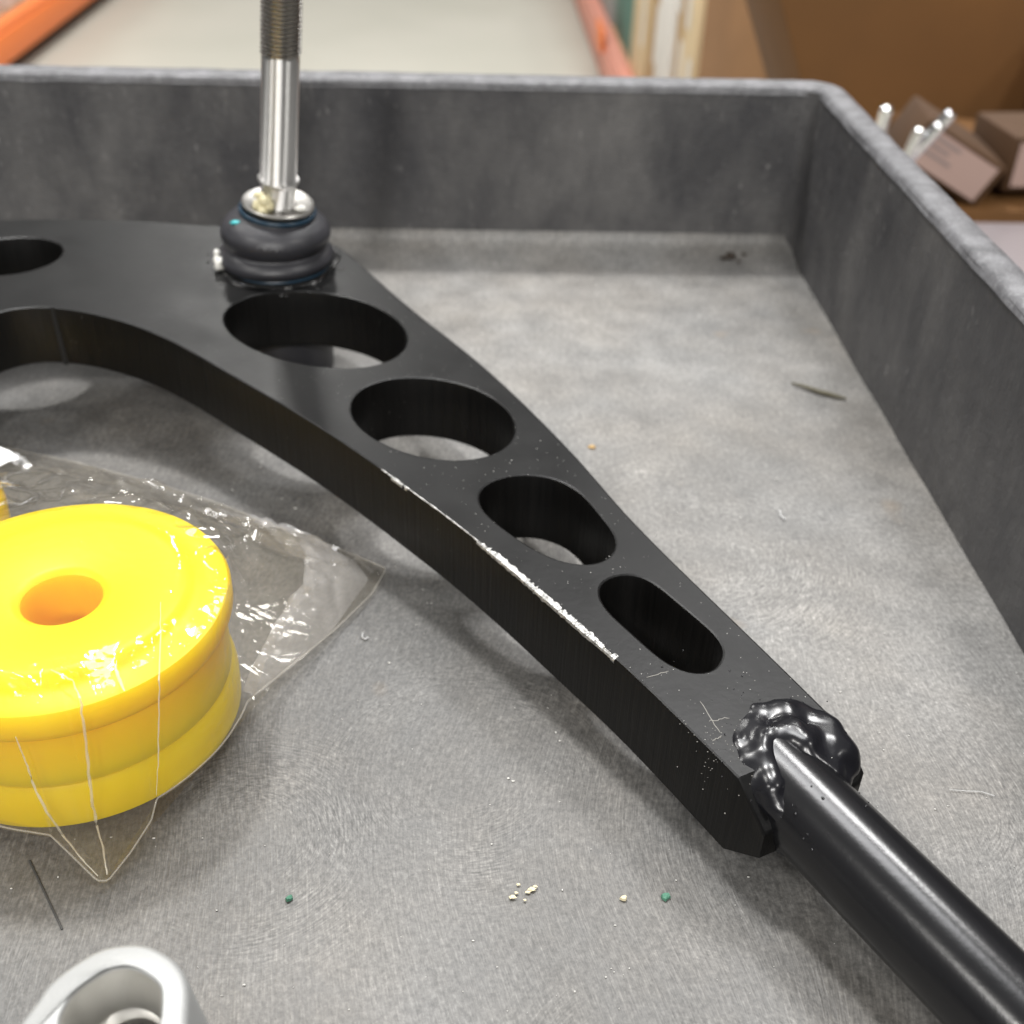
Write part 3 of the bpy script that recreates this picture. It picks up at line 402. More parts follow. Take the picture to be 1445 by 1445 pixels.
# floor: fine enough sheet with a shallow cove strip along the walls
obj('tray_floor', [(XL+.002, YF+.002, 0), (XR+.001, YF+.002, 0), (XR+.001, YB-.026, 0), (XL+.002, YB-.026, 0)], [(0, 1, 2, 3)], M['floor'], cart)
def strip(prof, axis, a, b, seg=60):
    vs, fs = [], []
    for i in range(seg+1):
        s = a+(b-a)*i/seg
        for (p, z) in prof: vs.append((s, p, z) if axis == 'x' else (p, s, z))
    n = len(prof)
    for i in range(seg):
        for k in range(n-1): fs.append((i*n+k, (i+1)*n+k, (i+1)*n+k+1, i*n+k+1))
    return vs, fs
cove = [(YB-.0262, -.0004), (YB-.026, .00005), (YB-.022, .0004), (YB-.017, .0010), (YB-.012, .0019), (YB-.007, .0032), (YB-.003, .0050), (YB-.001, .0075), (YB-.0004, .0105)]
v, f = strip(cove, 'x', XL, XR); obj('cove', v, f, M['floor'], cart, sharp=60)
# walls (rounded inner corner) built as one ring each side
def wall(name, pts, z0, z1, draft):
    vs, fs = [], []; rows = 14
    for r in range(rows+1):
        t = r/rows; z = z0+(z1-z0)*t
        for (x, y, nx, ny) in pts:
            q = .0006*noise.noise(Vector((x*22, y*22, z*30)))
            vs.append((x+nx*(draft*t+q), y+ny*(draft*t+q), z))
    n = len(pts)
    for r in range(rows):
        for i in range(n-1): fs.append((r*n+i, r*n+i+1, (r+1)*n+i+1, (r+1)*n+i))
    return obj(name, vs, fs, M['wall'], cart, sharp=60)
rc = .007
back = [(XL+(XR-rc-XL)*i/60, YB, 0, 1) for i in range(61)]+[(XR-rc+rc*math.sin(a), YB-rc+rc*math.cos(a), math.sin(a), math.cos(a)) for a in [math.pi/4*i/4 for i in range(1, 5)]]
right = [(XR-rc+rc*math.sin(a), YB-rc+rc*math.cos(a), math.sin(a), math.cos(a)) for a in [math.pi/4+math.pi/4*i/4 for i in range(0, 5)]]+[(XR, YB-rc-(YB-rc-YF)*i/80, 1, 0) for i in range(1, 81)]
wall('tray_wall', back, .004, TH-.002, .0012); wall('tray_wall', right, -.001, TH-.002, .0012)
wall('tray_wall', [(XL, YF+(YB-YF)*i/20, -1, 0) for i in range(21)], -.001, TH-.002, .0012)
wall('tray_wall', [(XR-(XR-XL)*i/20, YF, 0, -1) for i in range(21)], -.001, TH-.002, .0012)
# rim: profile swept round the open top, corner radius outside
def rim():
    bm = bmesh.new(); path = []
    def arc(cx, cy, r0, a0, a1, n=8): return [(cx, cy, math.cos(a0+(a1-a0)*i/n), math.sin(a0+(a1-a0)*i/n)) for i in range(n+1)]
    prof = [(-.0003, TH-.004), (.0006, TH-.0012), (.0024, TH), (.0078, TH+.0006), (.0116, TH-.0004), (.0135, TH-.003), (.0140, TH-.010), (.0142, -.02)]
    loops = []
    def ring(off, z):
        k = off/.0135; rx = .0135*k; ry = .0165*k; out = []
        R = max(.0075+off, .001); q = []
        x1, x0, y1, y0 = XR+.001+rx, XL-.001-rx, YB+.001+ry, YF-.001-ry
        ri = .006+off*.75
        def seg(a, b, n):
            return [(a[0]+(b[0]-a[0])*i/n, a[1]+(b[1]-a[1])*i/n) for i in range(n)]
        def ar(cx, cy, a0): return [(cx+ri*math.cos(a0+math.pi/2*i/8), cy+ri*math.sin(a0+math.pi/2*i/8)) for i in range(8)]
        q += seg((x1, y0+ri), (x1, y1-ri), 160)+ar(x1-ri, y1-ri, 0)+seg((x1-ri, y1), (x0+ri, y1), 110)+ar(x0+ri, y1-ri, math.pi/2)+seg((x0, y1-ri), (x0, y0+ri), 20)+ar(x0+ri, y0+ri, math.pi)+seg((x0+ri, y0), (x1-ri, y0), 20)+ar(x1-ri, y0+ri, 1.5*math.pi)
        return [(x, y, z+.0004*noise.noise(Vector((x*60, y*60, off*100)))+.00025*noise.noise(Vector((x*260, y*260, off*300)))) for x, y in q]
    vs, fs = [], []; N = None
    for off, z in prof:
        r = ring(off, z); N = len(r); vs += r
    for k in range(len(prof)-1):
        for i in range(N):
            j = (i+1) % N; fs.append((k*N+i, (k+1)*N+i, (k+1)*N+j, k*N+j)[::-1])
    return obj('rim', vs, fs, M['rim'], cart, sharp=70)
rim()
obj('underside', [(XL-.012, YF-.012, -.02), (XR+.012, YF-.012, -.02), (XR+.012, YB+.012, -.02), (XL-.012, YB+.012, -.02)], [(0, 3, 2, 1)], M['wall'], cart)
for (x, y) in ((XR-.06, YB-.06), (XL+.06, YB-.06), (XR-.06, YF+.06), (XL+.06, YF+.06)):
    v, f = tube([(x, y, GZ+.001), (x, y, -.021)], .03, 16); obj('leg', v, f, M['wall'], cart)
v, f = tube([D['scr'][0]+[.0002], D['scr'][1]+[.0002]], .00025, 6); obj('score_mark', v, f, M['scratch'], cart)

# ================================================================ control arm
arm = empty('control_arm', (-.02, .30, 0), 'black painted steel control arm with slotted plate, welded round rod and upright threaded stud', 'control arm')
def offset(P, d):
    n = len(P); o = []
    for i in range(n):
        a, b, c = Vector(P[i-1]), Vector(P[i]), Vector(P[(i+1) % n])
        e1, e2 = (b-a).normalized(), (c-b).normalized(); n1, n2 = Vector((-e1.y, e1.x)), Vector((-e2.y, e2.x)); m = n1+n2
        m = m.normalized()/max(.5, m.normalized().dot(n1)) if m.length > 1e-6 else n1
        o.append(b+m*d)
    return o
def plate():
    vs, fs, mi = [], [], []
    def thick(x, y):
        t = min(1, max(0, (zp(x, y)-.031)/.017)); return .0258-.0030*t
    b = .0007
    loops = [[Vector(p) for p in D['outer']]]+[[Vector(p) for p in h[::-1]] for h in D['holes']]
    LC, RC = Vector(D['foldL']), Vector(D['foldR']); fd = Vector(((LC-RC).y, -(LC-RC).x)).normalized()
    if fd.y > 0: fd = -fd
    def past(p): return max(0, (Vector((p.x, p.y))-LC).dot(fd))
    ml = max(past(Vector(p)) for p in D['outer'])
    tops, bots, = [], []
    for lp in loops:
        n = len(lp); ins = offset(lp, b); mid = offset(lp, b*.3)
        rows = []
        for P, dz, low in ((ins, 0, 0), (mid, b*.3, 0), (lp, b, 0), (lp, None, 1), (ins, None, 2)):
            st = len(vs); rows.append(st)
            for p in P:
                z = zp(p.x, p.y); t = thick(p.x, p.y); e = past(p)/ml
                zt_ = z-.0098*e; zb = z-t+.0085*e
                vs.append((p.x, p.y, zt_-dz if not low else zb+(b if low == 1 else 0)))
        for k in range(4):
            for i in range(n):
                j = (i+1) % n; fs.append((rows[k]+i, rows[k+1]+i, rows[k+1]+j, rows[k]+j)); mi.append(0 if k in (0,) else 1)
        for r_, dst in ((rows[0], tops), (rows[4], bots)):
            if lp is loops[0]:
                nose = [i for i in range(n) if past(lp[i]) > 1e-5]; 
                k0 = nose[0] if (nose[0]-1) % n not in nose else next(i for i in nose if (i-1) % n not in nose)
                seq = [(k0-1+q) % n for q in range(len(nose)+2)]
                dst.append([[r_+i for i in range(n) if i not in nose]]); dst.append([[r_+i for i in seq]])
            else: dst[0].append([r_+i for i in range(n)])
    ncap = len(fs)
    for ids, flip in ((tops, 0), (bots, 1)):
      for grp in ids:
        poly = [[Vector((vs[i][0], vs[i][1], 0)) for i in L] for L in grp]; flat = [i for L in grp for i in L]
        for tri in geometry.tessellate_polygon(poly):
            a = [flat[i] for i in tri]
            p, q, r = (Vector(vs[i]) for i in a); nz = (q-p).cross(r-p).z
            if (nz < 0) != bool(flip): a = a[::-1]
            fs.append(a); mi.append(0)
    o = obj('arm_plate', vs, fs, [M['top'], M['side']], arm, sharp=28, mi=mi)
    for p in o.data.polygons:
        if p.index >= ncap: p.use_smooth = False
    return o
plate()
# bare metal where the paint is chipped off the near edge
def chip():
    P = [Vector((p[0], p[1], 0)) for p in D['chip']]; n = len(P); L = [0]
    for i in range(1, n): L.append(L[-1]+(P[i]-P[i-1]).length)
    T = L[-1]; m = 520; vs, fs = [], []
    def wid(u):
        if u < .03: w_ = .06
        elif u < .12: w_ = .24
        elif u < .27: w_ = .08
        elif u < .47: w_ = .17
        elif u < .93: w_ = .74
        else: w_ = .42
        return w_
    k = 0
    for i in range(m+1):
        s = T*i/m
        while k < n-2 and L[k+1] < s: k += 1
        t = (s-L[k])/max(1e-9, L[k+1]-L[k]); p = P[k].lerp(P[k+1], t); d = (P[k+1]-P[k]).normalized()
        nin = Vector((-d.y, d.x, 0));
        if nin.x+nin.y < 0: nin = -nin
        u = i/m; q = noise.noise(Vector((u*45, 0, 3)))*.5+noise.noise(Vector((u*95, 2, 0)))*.5
        wv_ = sum(wid(min(1, max(0, u+d_))) for d_ in (-.02, -.01, 0, .01, .02))/5
        if noise.noise(Vector((u*17, 9, 1)))+.5*noise.noise(Vector((u*83, 4, 1))) < (-.02 if u < .5 else -.30): wv_ *= (.15 if u < .5 else .42)
        wt = max(.05, wv_*(1+.9*q)); ws = max(.05, wv_*(.7+.8*noise.noise(Vector((u*55, 7, 1)))))
        if u > .985: wt = ws = .75
        if .955 < u < .985: wt = ws = .12
        z = lambda v_: Vector((v_.x, v_.y, zp(v_.x, v_.y)))
        if u < .44 and (wv_ < .14 or u > .15): nin2 = .0011
        else: nin2 = 0
        j = .00008*(random.random())
        a = z(p+nin*(.0002+wt*.0014))+Vector((0, 0, .00008)); a2 = z(p+nin*min(.0007, .0002+wt*.0009))+Vector((0, 0, .00010+j*.5)); e = z(p)+Vector((0, 0, -.0003))-nin*.00022
        c = z(p)-nin*(.0003+j)+Vector((0, 0, -.0009-ws*.0004)); dd = z(p)-nin*.0001+Vector((0, 0, -.0009-ws*.0012))
        vs += [v_+(nin*nin2-Vector((0, 0, nin2))) for v_ in (a, a2, e, c, dd)]
    for i in range(m):
        for r in range(4): fs.append((i*5+r, i*5+r+1, (i+1)*5+r+1, (i+1)*5+r))
    pts_, rr_ = [], []
    for i in range(0, 300):
        s = T*(.01+.47*i/299); k = next(q for q in range(n-1) if L[q+1] >= s); t = (s-L[k])/max(1e-9, L[k+1]-L[k]); p = P[k].lerp(P[k+1], t); d = (P[k+1]-P[k]).normalized(); nin = Vector((-d.y, d.x, 0))
        if nin.x+nin.y < 0: nin = -nin
        pts_.append(Vector((p.x, p.y, zp(p.x, p.y)-.00022))+nin*.00022); rr_.append(max(.00003, .00020+.00022*noise.noise(Vector((s*420, 3, 1)))+.00012*noise.noise(Vector((s*1500, 1, 1)))))
    v2, f2 = tube(pts_, rr_, 6); obj('worn_edge', v2, f2, M['bare'], arm)
    o = obj('chipped_edge', vs, fs, M['bare'], arm, sharp=20); o['label'] = 'strip of bare bright metal where the paint has chipped off the edge'
chip()
# seam on the arch wall
sp = Vector(D['seam'][0])
v, f = tube([sp+Vector((.0002, -.0002, .0002)), sp+Vector((.0006, -.0004, -.011)), sp+Vector((.001, -.0004, -.0228))], [.0009, .0012, .0012], 10); obj('cut_seam', v, f, M['seam'], arm)
# rod
A, B, T0 = Vector(D['rodA']), Vector(D['rodB']), Vector(D['rodtop'])
rd = (B-A).normalized(); st = A-rd*((A-T0).dot(rd)+.0) ; RR = .0113
ROD0 = A-rd*(abs((A-T0).dot(rd))-.0012); ln = .26
v, f = lathe([(0, RR*.86), (.0012, RR), (ln*.5, RR), (ln, RR)], ROD0, rd, 96); obj('rod', v, f, M['rod'], arm, sharp=50)
v, f = lathe([(-.02, .012), (-.0195, .024), (-.006, .026), (0, .0235), (.006, .026), (.0195, .024), (.02, .012)], ROD0+rd*(ln-.0012), Vector((1, 0, 0)).cross(rd).normalized(), 48); obj('end_eye', v, f, M['rod'], arm)
# weld puddle round the rod end
def weld():
    wb = bmesh.new()
    sd = 0
    for key, r0, per in (('weld_outer', .0040, 4), ('weld_inner', .0042, 4)):
        P = [Vector(p) for p in D[key]]
        for i in range(len(P)-1):
            for k in range(per):
                sd += 1.7; p = P[i].lerp(P[i+1], k/per)+Vector((random.uniform(-.0004, .0004), random.uniform(-.0004, .0004), -.0016-random.random()*.0006))
                mergebm(wb, blob(p, r0*random.uniform(.7, 1.15), sd, 2, .2))
    for p_, r in D['weld_lobes']: sd += 2.3; mergebm(wb, blob(p_, r, sd, 3, .25, (1, 1, .7)))
    o = bmobj('weld_bead', wb, M['weld'], arm, sharp=180)
    r = o.modifiers.new('r', 'REMESH'); r.mode = 'VOXEL'; r.voxel_size = .0006
    s_ = o.modifiers.new('s', 'SMOOTH'); s_.factor = .5; s_.iterations = 58
    dg = bpy.context.evaluated_depsgraph_get(); me = bpy.data.meshes.new_from_object(o.evaluated_get(dg)); o.modifiers.clear()
    for v_ in me.vertices:
        q = v_.co; v_.co = q+v_.normal*(.0010*noise.noise(q*130)+.00012*noise.noise(q*420))
    me.polygons.foreach_set('use_smooth', [True]*len(me.polygons)); old = o.data; o.data = me; me.name = 'weld_bead'; bpy.data.meshes.remove(old)
weld()
# spatter specks round the weld
sb = bmesh.new()
for k in range(40):
    c = Vector(D['weld_outer'][random.randrange(10)])+Vector((random.gauss(-.004, .009), random.gauss(.003, .009), 0)); c.z = zp(c.x, c.y)
    mergebm(sb, blob(c, random.uniform(.00012, .0003), k, 1, .3))
for k in range(16):
    c = ROD0+rd*random.uniform(.012, .03); th = random.uniform(-.9, 1.2); e1 = Vector((rd.y, -rd.x, 0)).normalized(); 
    mergebm(sb, blob(c+(Vector((0, 0, 1))*math.cos(th)-e1*math.sin(-th))*RR, random.uniform(.0002, .00045), k, 1, .3))
tag(bmobj('weld_spatter', sb, M['weld'], arm, sharp=180), kind='stuff')
def dustbm(n, fn, r0, r1):
    b_ = bmesh.new()
    for k in range(n): mergebm(b_, blob(fn(), random.uniform(r0, r1), k, 1, .5, (1, random.uniform(.5, 1), .5)))
    return b_
w4 = Vector(D['weld_outer'][4])
def nearweld():
    c = w4+Vector((random.gauss(-.006, .005), random.gauss(.002, .006), 0)); c.z = zp(c.x, c.y); return c
tag(bmobj('paint_dust', dustbm(70, nearweld, .00007, .0002), M['greydust'], arm, sharp=180), kind='stuff')

# hairline scratches and dust on the paint
for a, b in (((987, 990), (1017, 1034)), ((913, 956), (944, 947)), ((1006, 1046), (1018, 1038)), ((1000, 1018), (1030, 1012))):
    pts = []
    for (px, py) in (a, b):
        d = R0*((px-722.5)/1600)+U0*(-(py-722.5)/1600)+F0; t = (g0-.23)/(d.z-gx*d.x-gy*d.y); pts.append(Vector((d.x*t, d.y*t, .23+d.z*t)))
    v, f = tube([pts[0].lerp(pts[1], k/8)+Vector((random.gauss(0, .00015), random.gauss(0, .00015), .00001)) for k in range(9)], [.00006]+[.00011]*7+[.00005], 6); obj('hairline_scratch', v, f, M['greydust'], arm)
def onplate():
    while 1:
        u = random.random(); c = Vector((-.06, .40, 0)).lerp(Vector((.075, .19, 0)), u)+Vector((random.gauss(0, .018), random.gauss(0, .015), 0)); p2 = Vector((c.x, c.y))
        def inside(P):
            r = False
            for i in range(len(P)):
                x1, y1 = P[i-1]; x2, y2 = P[i]
                if (y1 > p2.y) != (y2 > p2.y) and p2.x < (x2-x1)*(p2.y-y1)/(y2-y1)+x1: r = not r
            return r
        if inside(D['outer']) and not any(inside(h) for h in D['holes']) and (p2-Vector(D['foldL'])).length > .012: c.z = zp(c.x, c.y); return c
tag(bmobj('paint_dust', dustbm(220, onplate, .00005, .00017), M['dust'], arm, sharp=180), kind='stuff')
# ball joint
P0, BA, PR = Vector(D['P0']), Vector(D['bjax']), {k: tuple(v) for k, v in D['prof'].items()}
v, f = lathe([(-.0455, .0185), (-.0445, .0198), (-.024, .0198), (-.0235, .0190), (-.004, .0190), (-.0015, .0207), (.0004, .0207), (.0009, .0195)], P0-Vector((0, 0, .0005)), Vector((0, 0, 1)), 72); bj = obj('ball_joint', v, f, M['rubber'], arm)
def bend(s):
    t = min(1, max(0, s/.024)); a = Vector((0, 0, 1)).lerp(BA, t**1.3).normalized(); return P0+BA*s*t+Vector((0, 0, s))*(1-t), a
def sm(prof, per=7):
    o = []
    E_ = [prof[0]]+prof+[prof[-1]]
    for i in range(1, len(E_)-2):
        a, b, c, d = E_[i-1:i+3]
        for k in range(per):
            t = k/per; o.append(tuple(.5*((2*b[j])+(c[j]-a[j])*t+(2*a[j]-5*b[j]+4*c[j]-d[j])*t*t+(3*b[j]-a[j]-3*c[j]+d[j])*t**3) for j in (0, 1)))
    return o+[prof[-1]]
boot = sm([(-.0005, .0190), (.0004, .0208), (.0022, .0224), (.0042, .0226), (.0062, .0213), (.0076, .0196), (.0086, .0193), (.0098, .0203), (.0125, .0212), (.0150, .0210), (.0178, .0192), (.0198, .0165), (.0210, .0144), (.0222, .0141), (.0236, .0143)])
v, f = lathe(boot, P0, BA, 96, False, bend); obj('boot', v, f, M['rubber'], bj, sharp=80)
for s_, r_, t_ in ((-.0002, .0203, .0011), (.0225, .0141, .0010)):
    c_, a_ = bend(s_); pr_ = [(t_*math.sin(a)*1.0, r_+t_*math.cos(a)*.8) for a in [2*math.pi*i/12 for i in range(13)]]
    v, f = lathe(pr_, c_, a_, 72, False); obj('boot_ring', v, f, M['bluering'], bj, sharp=80)
v, f = lathe([(.0236, .0120), (.0238, .0133), (.0244, .0138), (.0254, .0138), (.0259, .0133), (.0257, .0128), (.0252, .0122), (.0251, .0068), (.0246, .006)], P0, BA, 96, True); obj('washer', v, f, M['washer'], bj, sharp=40)
nr = PR['neck'][1]
v, f = lathe([(.0240, nr), (.0330, nr), (.0337, .0071), (.0342, .0076), (.0352, .0077), (.0358, .0073), (.0364, .00683), (.0806, .00678), (.0815, .0064), (.0835, .0062), (.125, .0062), (.1265, .0055)], P0, BA, 96); obj('stud', v, f, M['steel'], bj, sharp=40)
# helical thread
def helix():
    n = 40; pitch = .0015; s0, s1 = .0818, .1255; turns = (s1-s0)/pitch; vs, fs = [], []
    x = BA.cross(Vector((0, 1, 0))).normalized(); y = BA.cross(x); cnt = int(turns*n)
    for i in range(cnt+1):
        th = 2*math.pi*i/n; c = P0+BA*(s0+pitch*i/n); rr_ = x*math.cos(th)+y*math.sin(th)
        for ds, r in ((-.00075, .0061), (-.00012, .00722), (.00012, .00722), (.00075, .0061)): vs.append(c+BA*ds+rr_*r)
    for i in range(cnt):
        for k in range(3): fs.append((i*4+k, i*4+k+1, (i+1)*4+k+1, (i+1)*4+k))
    obj('stud_thread', vs, fs, M['thread'], bj, sharp=25)
helix()
X = BA.cross(Vector((0, 1, 0))).normalized(); 
if X.x < 0: X = -X
Y = BA.cross(X).normalized(); 
if Y.y > 0: Y = -Y                                   # towards the camera
def at(s, x, y): return P0+BA*s+X*x+Y*y
gb = bmesh.new()
for k, (dx, dy, ds, r) in enumerate(((-.0052, .0066, .0262, .0026), (-.0040, .0074, .0285, .0024), (-.0068, .0062, .0264, .0018), (-.0024, .0076, .0270, .0019), (-.0058, .0060, .0300, .0016), (-.0045, .0085, .0255, .0020), (-.0078, .0035, .0290, .0011))):
    mergebm(gb, blob(at(ds, dx, dy), r, k*3.3, 3, .5, freq=1.5))
bmobj('grease_lump', gb, M['grease'], bj, sharp=180)
bmobj('grease_drop', blob(at(.0262, .0090, .0042), .0016, 4, 3, .2, (1.4, 1, .8)), M['whitegrease'], bj, sharp=180)
gb = blob(at(.0012, -.0208, .0098), .0021, 6, 3, .35, (1, 1, 1.3)); mergebm(gb, blob(at(.0036, -.0226, .0050), .0013, 9, 3, .4)); mergebm(gb, blob(at(.0022, -.0224, .0075), .0013, 12, 3, .4))
bmobj('grease_drop', gb, M['whitegrease'], bj, sharp=180)
gd_ = bmesh.new()
for k in range(26):
    a = random.uniform(0, 6.283); r = random.uniform(.0225, .030)
    x, y = P0.x+r*math.cos(a), P0.y+r*math.sin(a); mergebm(gd_, blob((x, y, zp(x, y)), random.uniform(.0003, .0008), k, 2, .2, (1, 1, .6)))
tag(bmobj('grease_droplets', gd_, M['wet'], bj, sharp=180), kind='stuff')
gv_, gf_ = [], []; ng = 90
for i in range(ng):
    a = 2*math.pi*i/ng; r1 = .0235+.004*noise.noise(Vector((math.cos(a)*1.6, math.sin(a)*1.6, 2)))+.0016*noise.noise(Vector((math.cos(a)*5, math.sin(a)*5, 7))); 
    for r, dz in ((.0195, .0009), (r1-.0012, .0007), (r1-.0003, .0004), (r1, .00005)):
        x, y = P0.x+r*math.cos(a), P0.y+r*math.sin(a); gv_.append((x, y, zp(x, y)+dz+.0002*noise.noise(Vector((x*300, y*300, 0)))*(dz > .0001)))
for i in range(ng):
    j = (i+1) % ng
    for k in range(3): gf_.append((i*4+k, i*4+k+1, j*4+k+1, j*4+k))
obj('grease_smear', gv_, gf_, M['wet'], bj, sharp=180)
# raised characters moulded into the boot, too soft to read fully
def text_on_boot(txt):
    cu = bpy.data.curves.new('t', 'FONT'); cu.body = txt; cu.size = .0056; cu.extrude = .0002; cu.align_x = 'CENTER'
    o = bpy.data.objects.new('t', cu); COL.objects.link(o); dg = bpy.context.evaluated_depsgraph_get(); me = bpy.data.meshes.new_from_object(o.evaluated_get(dg))
    vs = []
    for v_ in me.vertices:
        ang = v_.co.x/.0200+.10; s_ = .0152+v_.co.y*.72; t = (s_-.0150)/(.0210-.0150); r = .0212-(.0062*max(0, t)**1.5)+v_.co.z
        c_, a_ = bend(s_); vs.append(c_+X*(r*math.sin(ang))+Y*(r*math.cos(ang)))
    fs = [list(p.vertices) for p in me.polygons]; bpy.data.objects.remove(o)
    obj('moulded_lettering', vs, fs, M['rubber'], bj, sharp=30)
text_on_boot('X5R9')
bmobj('teal_mark', blob(at(.0192, -.0142, .0088), .0016, 2, 3, .3, (1.5, .8, .5)), simple('teal_paint', (.05, .42, .45), .5), bj, sharp=180)

# ================================================================ yellow bushings in a clear bag
BC = Vector((-.1028, .2240, .0012))
def bushing(c, label, mat, half=False):
    t = empty('bushing', c, label, 'bushing', 'yellow bushings in the bag')
    Rf, Rb, Rg, rh = .0424, .0300, .0398, .0098
    up = [(.0190, rh), (.0190, Rg), (.0345, Rg), (.0352, .0404), (.0360, .0414), (.0370, Rf-.0005), (.0386, Rf), (.0425, Rf), (.0440, Rf-.0008), (.0446, Rf-.0026), (.0450, .0370), (.0454, .0345), (.0464, .0325), (.0473, .0312), (.0478, .0296), (.0479, .0280), (.0479, .0122), (.0475, .0110), (.0465, rh), (.0190, rh)]
    v, f = ([], []) if half else lathe(up, c, Vector((0, 0, 1)), 96, False); v = [p+Vector((.0024, -.0036, 0))*min(1, max(0, (.036-(p-Vector((c.x, c.y, p.z))).length)/.012)) for p in v]
    if not half: obj('upper_half', v, f, mat, t, sharp=32)
    lo = [(.0, .0300), (.0004, .0335), (.0016, .0350), (.0034, .0354), (.0042, .0376), (.0050, .0398), (.0062, .0409), (.0125, .0411), (.0150, .0409), (.0168, .0404), (.0179, .0400), (.0185, .0396), (.0187, .0390), (.0187, .0150), (.0186, .0002)]
    v, f = lathe(lo, c, Vector((0, 0, 1)), 96, False); obj('lower_half', v, f, mat, t, sharp=32)
    return t
bushing(BC, 'whole yellow flanged bushing with a centre hole, inside the clear bag', M['yellow'])
B2 = Vector((-.190, .297, .0012))
bushing(B2, 'single low bushing half at the left picture edge, only its rim showing through the bag', M['yellow'], True)
def bag():
    OUT = [Vector(p[:2]) for p in D['bag']]+[Vector((-.150, .186)), Vector((-.205, .200)), Vector((-.262, .25)), Vector((-.265, .345)), Vector((-.225, .385))]
    OZ = [p[2] for p in D['bag']]+[.008, .004, .001, .001, .001]
    c = Vector((BC.x, BC.y)); N = 420; RN = 130
    def hit(o, d):
        best = None; bz = .001; n = len(OUT)
        for i in range(n):
            a, b = OUT[i], OUT[(i+1) % n]; e = b-a; den = d.x*e.y-d.y*e.x
            if abs(den) < 1e-12: continue
            q = a-o; t = (q.x*e.y-q.y*e.x)/den; u = (q.x*d.y-q.y*d.x)/den
            if t > 0 and -1e-6 <= u <= 1+1e-6 and (best is None or t > best): best = t; bz = OZ[i]+(OZ[(i+1) % n]-OZ[i])*u
        return max(best or .05, .0432), bz
    def tent(p, b, top=.0478):
        v_ = p-b; d = v_.length
        R = .0426
        if d < .0305: return top+.0032
        if d < R: return top+.0032*(R-d)/(R-.0305)
        o, oz = hit(b, v_/d); t = min(1, (d-R)/max(1e-4, o-R)); return oz+(top-oz)*((1-t)**1.12)
    CR = [((455, 742), (506, 800), .006, .0022), ((506, 800), (455, 870), .006, .0022), ((455, 870), (360, 985), .004, .0016), ((390, 860), (430, 838), .012, .0022), ((390, 860), (352, 960), .01, .002), ((430, 838), (500, 820), .008, .0015), ((105, 960), (128, 1090), .03, .0026), ((128, 1090), (150, 1236), .006, .0024), ((226, 835), (223, 1000), .042, .0016), ((223, 1000), (222, 1128), .015, .002),
          ((0, 1055), (78, 1165), .01, .0022), ((78, 1165), (140, 1240), .003, .0014), ((205, 690), (340, 745), .012, .0018), ((340, 745), (450, 770), .010, .002), ((300, 720), (480, 790), .004, .0018), ((355, 745), (365, 765), .01, .0016), ((0, 660), (110, 690), .01, .002), ((110, 690), (230, 705), .012, .0016), ((330, 965), (352, 985), .003, .002), ((420, 900), (445, 925), .006, .0018), ((380, 890), (420, 925), .006, .0015), ((150, 720), (230, 700), .046, .001), ((250, 765), (310, 755), .047, .0012)]
    segs = []
    for a, b, z, h in CR:
        q = []
        for (px, py) in (a, b):
            d = R0*((px-722.5)/1600)+U0*(-(py-722.5)/1600)+F0; t = (z-.23)/d.z; q.append(Vector((d.x*t, d.y*t)))
        segs.append((q[0], q[1], h))
    c2 = Vector((B2.x, B2.y))
    def lin(x, y, sd):
        # piecewise flat facets with sharp creases on a skewed random lattice
        k = (x+y)*.366025; i, j = math.floor(x+k), math.floor(y+k); u, v_ = x+k-i, y+k-j
        hsh = lambda a, b: (math.sin(a*127.1+b*311.7+sd*74.7)*43758.5453) % 1-.5
        if u > v_: return hsh(i, j)*(1-u)+hsh(i+1, j)*(u-v_)+hsh(i+1, j+1)*v_
        return hsh(i, j)*(1-v_)+hsh(i, j+1)*(v_-u)+hsh(i+1, j+1)*u
    vs, fs = [], []
    for i in range(N):
        th = 2*math.pi*i/N; d = Vector((math.cos(th), math.sin(th))); o, oz = hit(c, d)
        for k in range(1, RN+1):
            t = k/RN; p = c+d*(.0425*min(1, t/.42)+(o-.0425)*max(0, (t-.42)/.58))
            h = max(tent(p, c), tent(p, c2, .021))
            dist = (p-c).length; fr = min(1, max(0, (1-t)*8)); mid = min(1, max(0, (dist-.035)/.02))*fr
            q = Vector((p.x*55, p.y*55, 1.3)); rid = 1-2*abs(noise.noise(q)); rid2 = 1-2*abs(noise.noise(Vector((p.x*140+9, p.y*140, 4))))
            rad = 1-2*abs(noise.noise(Vector((d.x*7, d.y*7, dist*9))))
            h += mid*(.0066*lin(p.x*75+noise.noise(q)*.5, p.y*75, 1)+.0056*lin(th*9+.4*noise.noise(q), dist*38, 2)+.0016*lin(p.x*190, p.y*190, 3))+fr*.0007*lin(p.x*60+.4*noise.noise(q), p.y*60, 4)
            for a, b, hh in segs:
                e = b-a; u = max(0, min(1, (p-a).dot(e)/e.length_squared)); dd = (p-a-e*u).length
                if dd < .0042: h += 1.5*hh*(1-dd/.0042)**1.2*min(1, fr*2)*min(1, max(0, (dist-.030)/.008))
            h = max(h, .0018, oz) if t < .999 else oz+.0006
            vs.append((p.x, p.y, h))
    for i in range(N):
        j = (i+1) % N
        for k in range(RN-1): fs.append((i*RN+k, j*RN+k, j*RN+k+1, i*RN+k+1))
    fs.append([i*RN for i in range(N)])
    b0 = len(vs)
    for i in range(N): x, y_, z = vs[i*RN+RN-1]; vs.append((x, y_, max(.0005, z-.0008)))
    for i in range(N): fs.append((i*RN+RN-1, ((i+1) % N)*RN+RN-1, b0+(i+1) % N, b0+i))
    fs.append([b0+i for i in range(N)][::-1])
